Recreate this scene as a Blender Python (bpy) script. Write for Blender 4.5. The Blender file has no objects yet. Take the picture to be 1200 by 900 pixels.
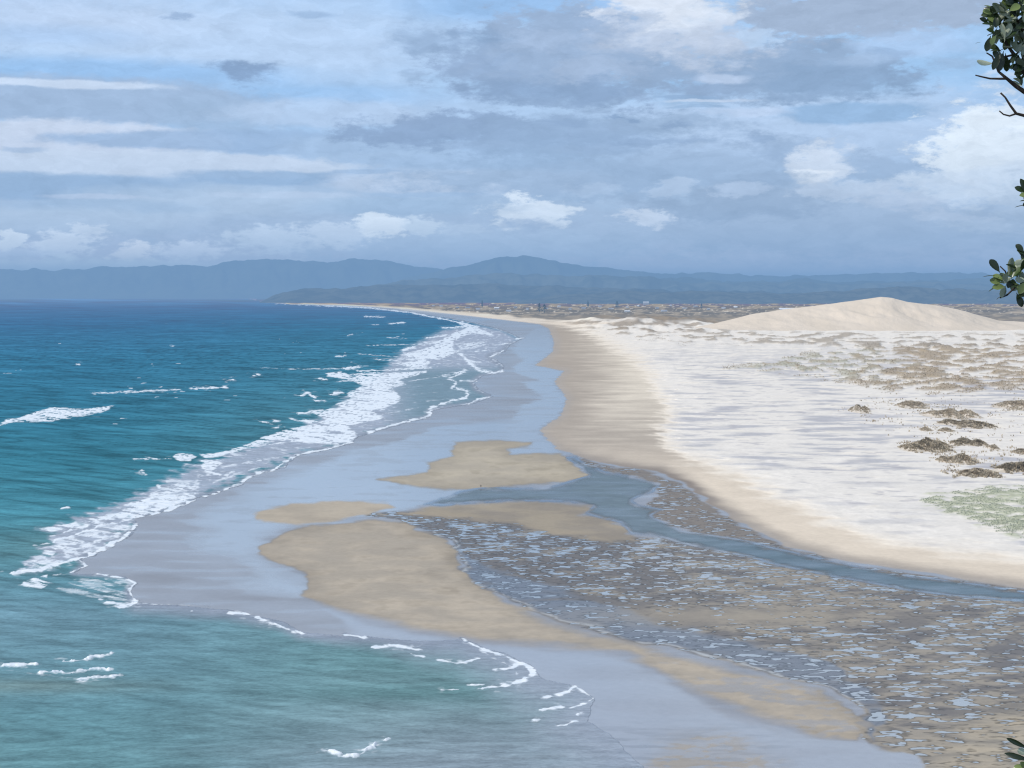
import bpy, math, random
import numpy as np

random.seed(7)
rng = np.random.default_rng(11)
sc = bpy.context.scene
COL = sc.collection

# ------------------------------------------------------------------ camera model
H = 100.0                 # eye height above the sea (the photo is taken from a headland)
F = 1742.0                # focal length in photo pixels (1200 wide)
Y0 = 345.0                # row of the true horizon
PITCH = math.atan((450 - Y0) / F)
CP, SP = math.cos(PITCH), math.sin(PITCH)
SUN_EL, SUN_AZ = math.radians(50), math.radians(-118)    # azimuth measured from +Y towards +X


def ray(px, py):
    dx = (np.asarray(px, float) - 600) / F
    dy = -(np.asarray(py, float) - 450) / F
    return dx, CP + dy * SP, -SP + dy * CP


def ground(px, py, h=0.0):
    """world point on the level z = h seen in the direction of a photo point"""
    x, y, z = ray(px, py)
    t = (np.asarray(h, float) - H) / z
    return x * t, y * t


def at_depth(px, py, d):
    x, y, z = ray(px, py)
    t = d / y
    return (float(x * t), float(d), float(H + z * t))


# ------------------------------------------------------------------ small maths
def lin(c):
    c = np.asarray(c, float) / 255.0
    return np.where(c <= 0.04045, c / 12.92, ((c + 0.055) / 1.055) ** 2.4)


EL = np.array([1.12, 1.17, 1.29])         # irradiance / pi on level ground


def alb(r, g, b):
    return np.clip(lin((r, g, b)) / EL, 0, 0.86)


HZ_K, HZ_TOP, HZ_C = 5.3e-5, 1000.0, lin((122, 160, 202))


def dehaze_sky(c, el_deg):
    """sky light before it crosses the haze layer"""
    pth = min((HZ_TOP - H) / math.sin(math.radians(max(el_deg, .3))), 45000.0)
    T_ = math.exp(-HZ_K * pth)
    return np.clip((lin(c) - HZ_C * (1 - T_)) / T_, 0.02, 1.6)


def dehaze_ground(a, py_):
    """albedo (n,3) wanted in the picture -> albedo under the haze"""
    d = H * F / np.maximum(py_ - Y0, 2.5)
    T_ = np.exp(-HZ_K * d)[:, None]
    return np.clip((a * EL - HZ_C * (1 - T_)) / T_ / EL, 0.015, 0.86)


_tab = np.random.default_rng(5).permutation(256)
_tab = np.concatenate([_tab, _tab])
_ga = np.linspace(0, 2 * np.pi, 256, endpoint=False)
_gx, _gy = np.cos(_ga), np.sin(_ga)


def perlin(x, y, s=0):
    x = x + s * 17.37; y = y + s * 9.71
    xi = np.floor(x).astype(np.int64); yi = np.floor(y).astype(np.int64)
    xf = x - xi; yf = y - yi
    u = xf * xf * xf * (xf * (xf * 6 - 15) + 10); v = yf * yf * yf * (yf * (yf * 6 - 15) + 10)
    def g(a, b, fx, fy):
        h = _tab[(_tab[a & 255] + b) & 255]
        return _gx[h] * fx + _gy[h] * fy
    n00 = g(xi, yi, xf, yf); n10 = g(xi + 1, yi, xf - 1, yf)
    n01 = g(xi, yi + 1, xf, yf - 1); n11 = g(xi + 1, yi + 1, xf - 1, yf - 1)
    a = n00 + u * (n10 - n00); b = n01 + u * (n11 - n01)
    return (a + v * (b - a)) * 1.5


def fbm(x, y, o=4, s=0, gain=0.5):
    r = np.zeros_like(np.asarray(x, float)); a = 1.0; t = 0
    for k in range(o):
        r += a * perlin(x * 2 ** k, y * 2 ** k, s + k * 3.1); t += a; a *= gain
    return r / t * 1.4


def ss(a, b, x):
    t = np.clip((x - a) / (b - a), 0, 1)
    return t * t * (3 - 2 * t)


def seg_dist(x, y, pts, closed=False, yk=1.0):
    d = np.full(x.shape, 1e9)
    n = len(pts)
    for i in range(n if closed else n - 1):
        ax, ay = pts[i][:2]; bx, by = pts[(i + 1) % n][:2]
        ex, ey = bx - ax, (by - ay) * yk
        wx, wy = x - ax, (y - ay) * yk
        t = np.clip((wx * ex + wy * ey) / (ex * ex + ey * ey + 1e-9), 0, 1)
        d = np.minimum(d, (wx - t * ex) ** 2 + (wy - t * ey) ** 2)
    return np.sqrt(d)


def sdf(x, y, pts, pad=80, yk=1.0):
    """positive inside"""
    P = np.array(pts, float)
    out = np.full(x.shape, -999.0)
    m = (x > P[:, 0].min() - pad) & (x < P[:, 0].max() + pad) & (y > P[:, 1].min() - pad) & (y < P[:, 1].max() + pad)
    xs, ys = x[m], y[m]
    d = seg_dist(xs, ys, pts, True, yk)
    ins = np.zeros(xs.shape, bool)
    n = len(pts)
    for i in range(n):
        ax, ay = pts[i]; bx, by = pts[(i + 1) % n]
        if ay == by: continue
        c = ((ay > ys) != (by > ys)) & (xs < (bx - ax) * (ys - ay) / (by - ay) + ax)
        ins ^= c
    out[m] = np.where(ins, d, -d)
    return out


def mix(a, b, t):
    return a + (b - a) * t[..., None] if np.ndim(t) else a + (b - a) * t


# ------------------------------------------------------------------ object helpers
def tag(o, label=None, cat=None, group=None, kind=None):
    if label: o['label'] = label
    if cat: o['category'] = cat
    if group: o['group'] = group
    if kind: o['kind'] = kind
    return o


def link_mesh(name, me, mat=None, parent=None):
    o = bpy.data.objects.new(name, me)
    COL.objects.link(o)
    if mat: me.materials.append(mat)
    if parent: o.parent = parent
    return o


def np_mesh(name, verts, faces, attrs=None, smooth=True):
    """verts (n,3); faces (m,3) or (m,4) array"""
    verts = np.ascontiguousarray(verts, np.float32); faces = np.ascontiguousarray(faces, np.int32)
    me = bpy.data.meshes.new(name)
    me.vertices.add(len(verts)); me.vertices.foreach_set('co', verts.ravel())
    k = faces.shape[1]
    me.loops.add(faces.size); me.loops.foreach_set('vertex_index', faces.ravel())
    me.polygons.add(len(faces)); me.polygons.foreach_set('loop_start', np.arange(0, faces.size, k, dtype=np.int32))
    me.update(calc_edges=True)
    for an, a in (attrs or {}).items():
        if a.ndim == 1:
            at = me.attributes.new(an, 'FLOAT', 'POINT'); at.data.foreach_set('value', a.astype(np.float32))
        else:
            at = me.attributes.new(an, 'FLOAT_COLOR', 'POINT')
            if a.shape[1] == 3: a = np.hstack([a, np.ones((len(a), 1))])
            at.data.foreach_set('color', a.astype(np.float32).ravel())
    if smooth: me.polygons.foreach_set('use_smooth', np.ones(len(faces), bool))
    me.update()
    return me


def grid_faces(nr, nc, keep=None):
    i = np.arange(nr * nc).reshape(nr, nc)
    a, b, c, d = i[:-1, :-1], i[:-1, 1:], i[1:, 1:], i[1:, :-1]
    f = np.stack([d, c, b, a], -1).reshape(-1, 4)
    if keep is not None:
        k = keep.reshape(nr, nc)
        m = (k[:-1, :-1] | k[:-1, 1:] | k[1:, 1:] | k[1:, :-1]).ravel()
        f = f[m]
    return f


def compact(verts, faces, attrs):
    used = np.unique(faces); mp = np.full(len(verts), -1); mp[used] = np.arange(len(used))
    return verts[used], mp[faces], {k: v[used] for k, v in attrs.items()}


# ------------------------------------------------------------------ node helpers
class NT:
    def __init__(s, tree):
        s.t = tree; s.n = tree.nodes; s.l = tree.links
    def node(s, kind, **kw):
        nd = s.n.new(kind)
        for k, v in kw.items(): setattr(nd, k, v)
        return nd
    def put(s, sock, v):
        if v is None: return
        if hasattr(v, 'is_output') or isinstance(v, bpy.types.NodeSocket): s.l.new(v, sock)
        else:
            if sock.type == 'RGBA' and len(v) == 3: v = (*v, 1)
            sock.default_value = v
    def math(s, op, a, b=None, c=None, clamp=False):
        nd = s.node('ShaderNodeMath', operation=op, use_clamp=clamp)
        s.put(nd.inputs[0], a); s.put(nd.inputs[1], b)
        if c is not None: s.put(nd.inputs[2], c)
        return nd.outputs[0]
    def vmath(s, op, a, b=None, c=None):
        nd = s.node('ShaderNodeVectorMath', operation=op)
        s.put(nd.inputs[0], a)
        if b is not None: s.put(nd.inputs[1], b)
        if c is not None: s.put(nd.inputs[2], c)
        return nd.outputs[1] if op in ('LENGTH', 'DISTANCE', 'DOT_PRODUCT') else nd.outputs[0]
    def mixc(s, f, a, b, blend='MIX'):
        nd = s.node('ShaderNodeMix', data_type='RGBA', blend_type=blend)
        s.put(nd.inputs[0], f); s.put(nd.inputs[6], a); s.put(nd.inputs[7], b)
        return nd.outputs[2]
    def noise(s, vec, scale, detail=4, rough=0.5, dist=0.0, col=False):
        nd = s.node('ShaderNodeTexNoise')
        s.put(nd.inputs['Vector'], vec); nd.inputs['Scale'].default_value = scale
        nd.inputs['Detail'].default_value = detail; nd.inputs['Roughness'].default_value = rough
        nd.inputs['Distortion'].default_value = dist
        return nd.outputs['Color' if col else 'Fac']
    def smooth(s, x, a, b, lo=0.0, hi=1.0, interp='SMOOTHSTEP'):
        nd = s.node('ShaderNodeMapRange', interpolation_type=interp)
        s.put(nd.inputs['Value'], x); s.put(nd.inputs['From Min'], a); s.put(nd.inputs['From Max'], b)
        s.put(nd.inputs['To Min'], lo); s.put(nd.inputs['To Max'], hi)
        return nd.outputs['Result']
    def attr(s, name):
        return s.node('ShaderNodeAttribute', attribute_name=name)
    def sep(s, v):
        nd = s.node('ShaderNodeSeparateColor'); s.put(nd.inputs[0], v); return nd.outputs
    def comb(s, x, y, z):
        nd = s.node('ShaderNodeCombineXYZ')
        for i, v in enumerate((x, y, z)): s.put(nd.inputs[i], v)
        return nd.outputs[0]
    def mixs(s, f, a, b):
        nd = s.node('ShaderNodeMixShader'); s.put(nd.inputs[0], f); s.l.new(a, nd.inputs[1]); s.l.new(b, nd.inputs[2])
        return nd.outputs[0]


def new_mat(name):
    m = bpy.data.materials.new(name); m.use_nodes = True
    m.node_tree.nodes.clear()
    t = NT(m.node_tree)
    t.out = t.node('ShaderNodeOutputMaterial')
    return m, t


def simple_mat(name, c1, c2=None, scale=1.0, rough=0.8, spec=0.2, detail=4):
    m, t = new_mat(name)
    b = t.node('ShaderNodeBsdfPrincipled')
    c2 = c2 if c2 is not None else tuple(x * 0.7 for x in c1)
    geo = t.node('ShaderNodeNewGeometry')
    n = t.noise(geo.outputs['Position'], scale, detail)
    t.put(b.inputs['Base Color'], t.mixc(t.smooth(n, 0.35, 0.65), tuple(c1), tuple(c2)))
    b.inputs['Roughness'].default_value = rough
    b.inputs['Specular IOR Level'].default_value = spec
    t.l.new(b.outputs[0], t.out.inputs[0])
    return m


# ================================================================== SKY (world)
world = bpy.data.worlds.new("World"); sc.world = world; world.use_nodes = True
world.node_tree.nodes.clear()
W = NT(world.node_tree)
tc = W.node('ShaderNodeTexCoord')
D = tc.outputs['Generated']
sx = W.node('ShaderNodeSeparateXYZ'); W.l.new(D, sx.inputs[0])
az = W.math('MULTIPLY', W.math('ARCTAN2', sx.outputs[0], sx.outputs[1]), 180 / math.pi)
el = W.math('MULTIPLY', W.math('ARCSINE', sx.outputs[2]), 180 / math.pi)
sky = W.node('ShaderNodeTexSky', sky_type='NISHITA')
sky.sun_disc = False; sky.sun_elevation = SUN_EL; sky.sun_rotation = SUN_AZ
sky.altitude = 100; sky.air_density = 1.0; sky.dust_density = 1.5; sky.ozone_density = 1.0
clear = W.vmath('MULTIPLY', sky.outputs[0], (0.085, 0.085, 0.085))
AE = W.comb(az, el, 0.0)
# billows: noise in angular space, wider than high near the horizon
nwv = W.vmath('MULTIPLY', AE, (0.26, 0.62, 1.0))
nA = W.noise(nwv, 1.0, 6, 0.58, 0.0, True)
nB = W.noise(W.vmath('ADD', nwv, (7.3, 2.1, 4.0)), 3.2, 8, 0.68, 0.0, True)
warp = W.vmath('ADD', W.vmath('MULTIPLY', W.vmath('SUBTRACT', nA, (.5, .5, .5)), (4.2, 1.1, 0)),
               W.vmath('MULTIPLY', W.vmath('SUBTRACT', nB, (.5, .5, .5)), (1.3, 0.75, 0)))
P1 = W.vmath('ADD', AE, warp)                                    # strongly billowed
P2 = W.vmath('ADD', AE, W.vmath('MULTIPLY', warp, (0.9, 0.28, 0)))   # flat, streaky
sA = W.node('ShaderNodeSeparateXYZ'); W.l.new(W.vmath('SUBTRACT', nB, (.5, .5, .5)), sA.inputs[0])
fine = sA.outputs[2]
nC = W.noise(W.vmath('ADD', nwv, (1.7, 9.1, 2.0)), 7.0, 6, 0.62)
fine2 = W.math('SUBTRACT', nC, 0.5)


def skydir(px, py):
    x, y, z = ray(px, py)
    n = math.sqrt(float(x * x + y * y + z * z))
    return math.degrees(math.atan2(x, y)), math.degrees(math.asin(z / n))


# vertical gradient of the high overcast veil
ramp = W.node('ShaderNodeValToRGB')
stops = [(0.0, (140, 170, 208)), (0.9, (145, 174, 211)), (2.2, (156, 183, 217)), (3.6, (165, 192, 224)), (5.5, (166, 196, 232)),
         (8.0, (160, 200, 241)), (11.0, (172, 205, 243)), (18.0, (176, 200, 232)), (40.0, (150, 180, 220)), (90.0, (150, 180, 222))]
W.put(ramp.inputs[0], W.math('DIVIDE', W.math('ADD', el, W.math('MULTIPLY', fine, 1.5)), 90.0))
cr = ramp.color_ramp
while len(cr.elements) < len(stops): cr.elements.new(0.5)
for e, (p, c) in zip(cr.elements, stops):
    e.position = p / 90.0; e.color = (*dehaze_sky(c, p), 1)
colr = ramp.outputs[0]
BILLOW, STREAK = 1, 2
B = BILLOW; S = STREAK
clouds = [
    # cx, cy, rx, ry, colour, opacity, softness, kind
    (260, 55, 420, 62, (196, 215, 242), .75, .9, S), (40, 18, 190, 28, (198, 214, 240), .55, .9, S),
    (130, 84, 230, 17, (150, 190, 234), .75, .8, S), (370, 112, 170, 15, (156, 194, 236), .8, .8, S),
    (60, 40, 90, 12, (170, 200, 238), .5, .9, S), (620, 8, 170, 22, (152, 190, 234), .7, .8, S),
    (600, 130, 260, 30, (190, 210, 238), .5, .9, S), (960, 150, 260, 52, (188, 208, 236), .8, .8, S),
    (90, 118, 230, 27, (165, 187, 217), .95, .28, S), (85, 99, 110, 5, (208, 222, 243), .85, .5, S),
    (250, 137, 80, 24, (164, 188, 218), .7, .5, S), (375, 133, 130, 17, (187, 207, 235), .7, .45, S),
    (60, 162, 200, 22, (201, 213, 234), .95, .3, S), (300, 166, 240, 13, (158, 184, 218), .85, .35, S), (430, 172, 110, 16, (172, 196, 226), .6, .5, S),
    (170, 192, 260, 16, (197, 212, 234), .95, .25, S), (50, 218, 190, 16, (150, 178, 212), .85, .35, S),
    (325, 208, 130, 9, (152, 180, 214), .85, .4, S), (560, 213, 190, 17, (190, 206, 230), .85, .35, S),
    (250, 236, 170, 19, (182, 202, 227), .6, .6, S), (120, 242, 120, 9, (156, 183, 215), .5, .6, S), (460, 242, 120, 12, (160, 187, 218), .6, .6, S),
    (60, 258, 180, 16, (178, 199, 225), .6, .6, S),
    # grey broken cloud in the middle and right
    (520, 152, 120, 20, (152, 175, 208), .9, .45, B), (660, 160, 130, 28, (158, 182, 214), .85, .55, B),
    (640, 205, 190, 30, (160, 186, 218), .7, .6, B), (800, 200, 150, 35, (165, 188, 218), .6, .6, B),
    (600, 72, 100, 42, (160, 182, 214), .92, .45, B), (700, 60, 140, 60, (166, 187, 217), .95, .4, B),
    (650, 108, 120, 17, (150, 174, 207), .85, .5, B), (500, 48, 40, 18, (160, 184, 216), .8, .6, B), (487, 88, 18, 8, (164, 187, 218), .6, .6, B),
    (900, 78, 170, 40, (160, 182, 212), .95, .4, B), (990, 96, 90, 24, (152, 177, 209), .85, .5, B), (820, 105, 60, 14, (156, 179, 211), .6, .6, B),
    (1020, 14, 190, 30, (174, 190, 215), .95, .35, B), (1070, 52, 80, 16, (178, 204, 238), .8, .6, S),
    (850, 42, 50, 15, (182, 203, 232), .7, .6, B),
    (790, 18, 80, 38, (214, 223, 238), .95, .5, B), (830, 50, 65, 28, (196, 207, 227), .8, .7, B), (740, 45, 50, 24, (188, 201, 224), .6, .8, B),
    (1000, 133, 95, 13, (150, 182, 218), .85, .35, S), (820, 119, 40, 5, (158, 186, 218), .7, .5, S),
    (780, 143, 90, 14, (160, 183, 213), .7, .5, B), (910, 172, 60, 18, (160, 183, 214), .7, .5, B),
    (1040, 200, 90, 20, (164, 187, 217), .7, .5, B), (283, 85, 34, 12, (144, 168, 202), .9, .5, B), (218, 22, 14, 5, (158, 182, 216), .7, .6, B),
    (372, 17, 30, 4, (160, 186, 220), .7, .6, S), (1115, 74, 24, 10, (164, 189, 220), .7, .6, B),
    # bank low over the hills
    (560, 288, 260, 28, (156, 182, 214), .8, .7, B), (1000, 262, 300, 44, (158, 181, 211), .8, .7, B), (870, 238, 120, 20, (156, 179, 209), .7, .6, B),
    (1165, 172, 78, 52, (222, 233, 246), .97, .35, B), (1120, 216, 80, 20, (202, 217, 237), .8, .6, B), (1190, 216, 50, 26, (196, 212, 233), .7, .6, B),
    (960, 192, 40, 26, (208, 220, 238), .9, .5, B), (990, 226, 70, 12, (188, 204, 227), .7, .6, B), (950, 206, 22, 12, (222, 231, 244), .8, .6, B),
    (622, 248, 50, 17, (208, 222, 240), .95, .45, B), (752, 255, 34, 13, (196, 211, 233), .85, .55, B), (790, 216, 26, 10, (186, 204, 229), .6, .6, B),
    (442, 266, 26, 18, (206, 221, 240), .9, .5, B), (484, 266, 26, 13, (190, 209, 232), .8, .6, B), (540, 268, 34, 8, (178, 199, 226), .6, .6, B),
    (15, 280, 22, 10, (194, 211, 233), .85, .5, B), (78, 288, 34, 15, (184, 203, 229), .8, .6, B), (90, 270, 22, 6, (196, 212, 234), .6, .6, B), (160, 293, 28, 12, (184, 203, 229), .8, .6, B),
    (222, 290, 32, 12, (182, 201, 228), .75, .6, B), (320, 284, 60, 15, (178, 199, 226), .75, .6, B), (395, 276, 34, 14, (186, 205, 230), .75, .6, B),
    (120, 312, 220, 12, (154, 181, 215), .7, .7, B), (620, 262, 44, 6, (158, 181, 212), .7, .7, B), (1180, 262, 60, 12, (176, 196, 222), .6, .6, B),
    # beyond the frame, both sides and above
    (1500, 90, 260, 60, (205, 218, 236), .9, .5, B), (1400, 250, 220, 40, (166, 188, 216), .8, .6, B), (-350, 150, 260, 50, (196, 211, 234), .8, .5, S),
    (-300, 40, 200, 40, (168, 190, 220), .8, .5, B), (-320, 270, 200, 24, (184, 203, 229), .8, .5, B), (400, -160, 380, 70, (200, 214, 236), .85, .5, B),
    (1000, -150, 260, 60, (214, 223, 238), .85, .5, B), (700, -320, 420, 80, (172, 192, 222), .8, .5, B),
]
clouds += [
    (768, 10, 66, 24, (226, 233, 246), .9, .6, B), (640, 120, 60, 5, (156, 179, 211), .7, .6, B), (700, 128, 30, 5, (160, 183, 214), .6, .6, B), (738, 113, 40, 5, (158, 180, 211), .6, .6, B), (812, 114, 44, 2.4, (150, 177, 211), .8, .5, S), (822, 125, 38, 2.2, (152, 180, 213), .75, .5, S),
    (835, 118, 60, 2, (208, 220, 240), .6, .6, S), (845, 92, 40, 6, (196, 211, 236), .7, .6, S), (890, 38, 26, 11, (190, 212, 240), .8, .6, B), (640, 50, 60, 12, (178, 197, 226), .5, .8, B), (700, 82, 60, 12, (178, 195, 222), .5, .8, B),
    (730, 25, 40, 14, (176, 194, 222), .5, .8, B), (560, 40, 30, 10, (150, 176, 210), .6, .7, B), (660, 145, 26, 5, (150, 174, 207), .6, .6, B), (730, 137, 18, 4, (146, 171, 205), .8, .6, B), (800, 145, 22, 4, (150, 174, 207), .7, .6, B),
    (870, 158, 20, 8, (152, 176, 209), .7, .6, B), (780, 165, 60, 6, (152, 176, 209), .6, .6, B), (700, 176, 70, 5, (156, 180, 212), .6, .6, S), (560, 170, 60, 6, (158, 182, 214), .6, .6, S), (900, 213, 60, 12, (158, 181, 211), .7, .6, B),
    (860, 222, 36, 8, (184, 202, 228), .6, .6, B), (1060, 236, 50, 10, (184, 200, 224), .6, .7, B), (1110, 250, 40, 8, (182, 199, 224), .6, .7, B), (700, 222, 40, 9, (180, 200, 227), .5, .7, B), (880, 130, 50, 6, (194, 210, 236), .6, .6, S),
    (1040, 62, 30, 8, (158, 183, 216), .6, .7, B), (1000, 70, 40, 8, (176, 199, 230), .6, .7, S), (940, 112, 60, 5, (158, 182, 214), .6, .6, B), (560, 245, 60, 8, (170, 194, 224), .5, .7, B), (30, 295, 60, 6, (166, 189, 220), .6, .6, B),
    (500, 228, 70, 3, (160, 187, 220), .6, .6, S), (330, 228, 90, 4, (188, 206, 232), .6, .6, S), (110, 230, 60, 3, (188, 204, 230), .6, .6, S), (40, 175, 30, 4, (170, 192, 222), .7, .5, S), (430, 200, 50, 3, (158, 184, 217), .7, .5, S),
]
for cx, cy, rx, ry, c, op, soft, kd in clouds:
    soft = soft * ((1.5 if c[0] < 176 else .8) if ry <= 18 and kd == B else 1)
    dk = 7 if (kd == B and c[0] < 178 and cy < 260) else 0
    c = (c[0] - 3 - dk, c[1] + 1 - dk, min(c[2] + 4 - dk, 252))
    a0, e0 = skydir(cx, cy)
    ra, re = rx / F * 57.3, ry / F * 57.3
    v = W.vmath('MULTIPLY_ADD', P1 if kd == B else P2, (1 / ra, 1 / re, 0), (-a0 / ra, -e0 / re, 0))
    ln = W.vmath('LENGTH', v)
    k = W.smooth(W.math('ADD', ln, W.math('MULTIPLY', fine2 if ry <= 16 and kd == B else fine, (1.7 if ry <= 16 else 2.3) if kd == B else 0.7)), 1.0 + soft * 0.42, 1.0 - soft * 0.80, 0.0, op)
    colr = W.mixc(k, colr, tuple(dehaze_sky(c, e0)))
# light / shade inside the clouds
tex = W.smooth(W.noise(W.vmath('MULTIPLY', P1, (0.6, 1.5, 1)), 1.2, 8, 0.66), 0.3, 0.7, 0.87, 1.11, 'LINEAR')
colr = W.vmath('MULTIPLY', colr, W.comb(tex, tex, tex))
# away from this part of the sky the blue shows between generic clouds
side = W.smooth(W.noise(D, 2.6, 7, 0.6), 0.46, 0.6)
high = W.smooth(el, 16.0, 28.0)
gen = W.mixc(side, clear, (0.56, 0.66, 0.80))
colr = W.mixc(W.math('MULTIPLY', high, 0.85), colr, gen)
low = W.smooth(el, -2.0, 0.0)
colr = W.mixc(low, (0.25, 0.36, 0.48), colr)
bg = W.node('ShaderNodeBackground'); W.put(bg.inputs[0], colr); bg.inputs[1].default_value = 1.0
wo = W.node('ShaderNodeOutputWorld'); W.l.new(bg.outputs[0], wo.inputs[0])
world.cycles.sampling_method = 'MANUAL'; world.cycles.sample_map_resolution = 512

sun = bpy.data.lights.new('sun', 'SUN'); sun.energy = 3.4; sun.angle = math.radians(0.6); sun.color = (1.0, 0.965, 0.92)
so = bpy.data.objects.new('sun', sun); COL.objects.link(so)
so.rotation_euler = (math.pi / 2 - SUN_EL, 0, math.pi - SUN_AZ)

# ================================================================== layout of the shore (read on the z = 0 chart)
sea_edge = [(-1500, 348.2), (0, 349.0), (290, 350.2), (310, 354), (335, 356), (380, 358), (430, 360), (480, 365), (530, 373), (560, 379), (585, 385), (600, 391), (612, 397), (598, 404), (592, 412), (575, 418),
            (590, 428), (589, 436), (565, 441), (555, 448), (560, 456), (575, 463), (570, 468), (550, 474), (520, 478), (505, 482), (503, 489), (470, 497), (433, 508), (415, 514), (413, 519), (400, 523), (385, 527), (347, 534),
            (333, 548), (300, 556), (282, 568), (255, 577), (230, 584), (200, 598), (160, 606), (159, 617), (150, 627), (130, 639), (110, 649), (93, 656), (102, 663), (88, 671), (115, 673), (145, 676), (160, 684),
            (152, 693), (156, 700), (163, 706), (187, 708), (223, 711), (267, 714), (300, 722), (330, 728), (357, 741), (400, 745), (430, 745), (490, 752), (545, 750), (575, 762), (590, 765), (607, 773), (626, 788), (640, 797), (673, 803),
            (697, 818), (690, 845), (715, 862), (750, 895), (790, 960), (850, 1080), (950, 1400), (-1500, 1400)]
barA = [(443, 562), (500, 553), (502, 543), (528, 534), (534, 518), (560, 516), (587, 515), (623, 519), (619, 523), (594, 527), (601, 532), (630, 531), (657, 532), (673, 543), (690, 557), (660, 566), (600, 570), (533, 575), (493, 571)]
barB = [(297, 603), (312, 597), (345, 590), (400, 587), (455, 589), (462, 594), (440, 601), (400, 609), (350, 615), (312, 612), (298, 608)]
barC = [(300, 647), (309, 636), (345, 618), (400, 613), (440, 609), (478, 612), (486, 621), (505, 625), (522, 632), (534, 646), (537, 666), (552, 682), (600, 706), (645, 725), (690, 738), (760, 756), (830, 771), (900, 789), (960, 805), (1000, 830),
        (1013, 852), (1006, 868), (955, 864), (905, 850), (858, 835), (808, 813), (772, 792), (730, 768), (690, 762), (620, 758), (560, 754), (535, 748), (480, 740), (430, 727), (395, 716), (352, 699), (363, 689), (358, 672), (332, 663)]
barD = [(470, 600), (519, 593), (560, 589), (596, 587.5), (667, 588), (692, 591), (686, 602), (712, 607), (730, 616), (742, 626), (748, 634), (700, 634), (650, 626), (600, 614), (550, 608), (500, 606)]
barL = [(1085, 905), (1095, 865), (1130, 838), (1200, 822), (1500, 800), (1500, 1100), (1085, 1100)]
barS = [(770, 905), (778, 880), (810, 862), (850, 862), (880, 872), (905, 885), (915, 905), (900, 930), (790, 930)]
film = [(628, 384), (641, 384), (648, 400), (648, 412), (627, 428), (661, 435), (650, 447), (655, 455), (664, 467), (657, 487), (633, 503), (640, 515), (656, 528), (668, 536), (640, 545), (560, 585), (500, 590), (460, 602), (420, 607), (350, 612), (318, 628), (312, 640), (300, 652),
        (330, 668), (362, 676), (362, 692), (350, 700), (335, 701), (290, 695), (278, 683), (300, 668), (280, 655), (250, 648), (225, 632), (240, 620), (218, 610), (250, 590), (290, 570), (330, 556), (360, 548), (400, 533), (440, 522), (465, 517), (505, 501),
        (560, 496), (598, 494), (612, 474), (632, 468), (636, 464), (618, 456), (612, 448), (632, 446), (606, 438), (600, 431), (612, 422), (600, 412), (606, 402), (615, 394)]
film2 = [(380, 716), (430, 728), (480, 742), (535, 752), (580, 757), (640, 761), (690, 765), (730, 770), (772, 795), (808, 816), (858, 838), (905, 853), (955, 867), (1006, 872), (1080, 875), (1110, 930), (1140, 1300), (700, 1300), (690, 900), (600, 800), (500, 762), (420, 745)]
ripE = [(438, 604), (470, 600), (540, 604), (600, 612), (650, 624), (700, 632), (748, 632), (800, 637), (877, 653), (933, 667), (1000, 680), (1067, 692), (1133, 700), (1200, 703), (1600, 715), (1600, 1400), (1110, 1400), (1085, 930), (1060, 878), (1020, 870), (1010, 850), (1000, 828), (960, 803), (900, 787), (830, 769), (760, 753),
        (690, 735), (645, 722), (600, 702), (553, 678), (541, 662), (537, 645), (524, 630), (505, 622), (486, 615), (470, 608)]
ripF = [(674, 534), (695, 541), (720, 547), (767, 553), (802, 569), (832, 591), (862, 611), (921, 641), (1000, 661), (1100, 675), (1200, 691), (1500, 735), (1500, 760), (1200, 705), (1000, 675), (867, 645), (780, 615), (745, 600), (770, 580), (765, 566), (737, 557), (700, 552), (682, 543)]
beach = [(335, 356.5), (380, 357.2), (430, 359), (480, 362.5), (540, 369), (600, 376), (632, 380), (643, 385), (649, 400), (648, 412), (627, 428), (661, 435), (650, 447), (655, 455), (664, 467), (657, 487), (633, 503), (640, 515), (656, 528), (674, 533), (697, 540), (722, 546), (769, 552), (804, 568),
         (834, 590), (864, 610), (923, 640), (1002, 660), (1102, 674), (1202, 690), (1502, 733), (3500, 1000), (3500, 340), (335, 340)]
white = [(560, 369), (640, 377), (660, 380), (684, 390), (716, 408), (742, 424), (758, 445), (770, 470), (778, 488), (768, 504), (774, 520), (802, 542), (856, 560), (905, 586), (950, 605), (1010, 632), (1100, 650), (1200, 661), (1500, 695), (3500, 950), (3500, 340), (560, 340)]
inland = [(300, 353), (340, 355.8), (400, 357), (480, 360.8), (560, 367.2), (640, 374.5), (700, 377), (760, 379), (830, 380), (900, 383), (1200, 385), (1600, 387), (3500, 395), (3500, 330), (300, 330)]
stream_p = [(497, 591), (539, 576), (562, 571.5), (600, 572), (638, 572), (661, 566), (690, 558), (681, 548), (664, 536), (674, 535), (690, 545), (710, 553), (737, 557), (760, 564), (772, 569), (764, 577), (748, 582), (740, 587), (748, 592), (775, 597), (763, 604), (780, 613),
            (800, 622), (867, 632), (933, 648), (1000, 663), (1067, 675), (1133, 683), (1200, 693), (1330, 712), (1700, 760), (1700, 790), (1330, 724), (1200, 704), (1133, 700), (1067, 692), (1000, 680), (933, 667), (877, 653), (800, 637), (777, 630), (740, 625), (726, 612), (686, 602),
            (694, 593), (667, 588), (596, 587), (519, 592)]
pool_p = [(487, 618), (520, 627), (545, 645), (560, 660), (600, 672), (640, 685), (690, 700), (740, 718), (800, 735), (870, 750), (960, 775), (1010, 800), (1040, 840), (1030, 870), (1000, 828), (960, 803), (900, 787), (830, 769), (760, 753), (690, 735), (645, 722), (600, 702), (553, 678), (541, 662), (537, 645), (524, 630), (505, 622)]
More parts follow.
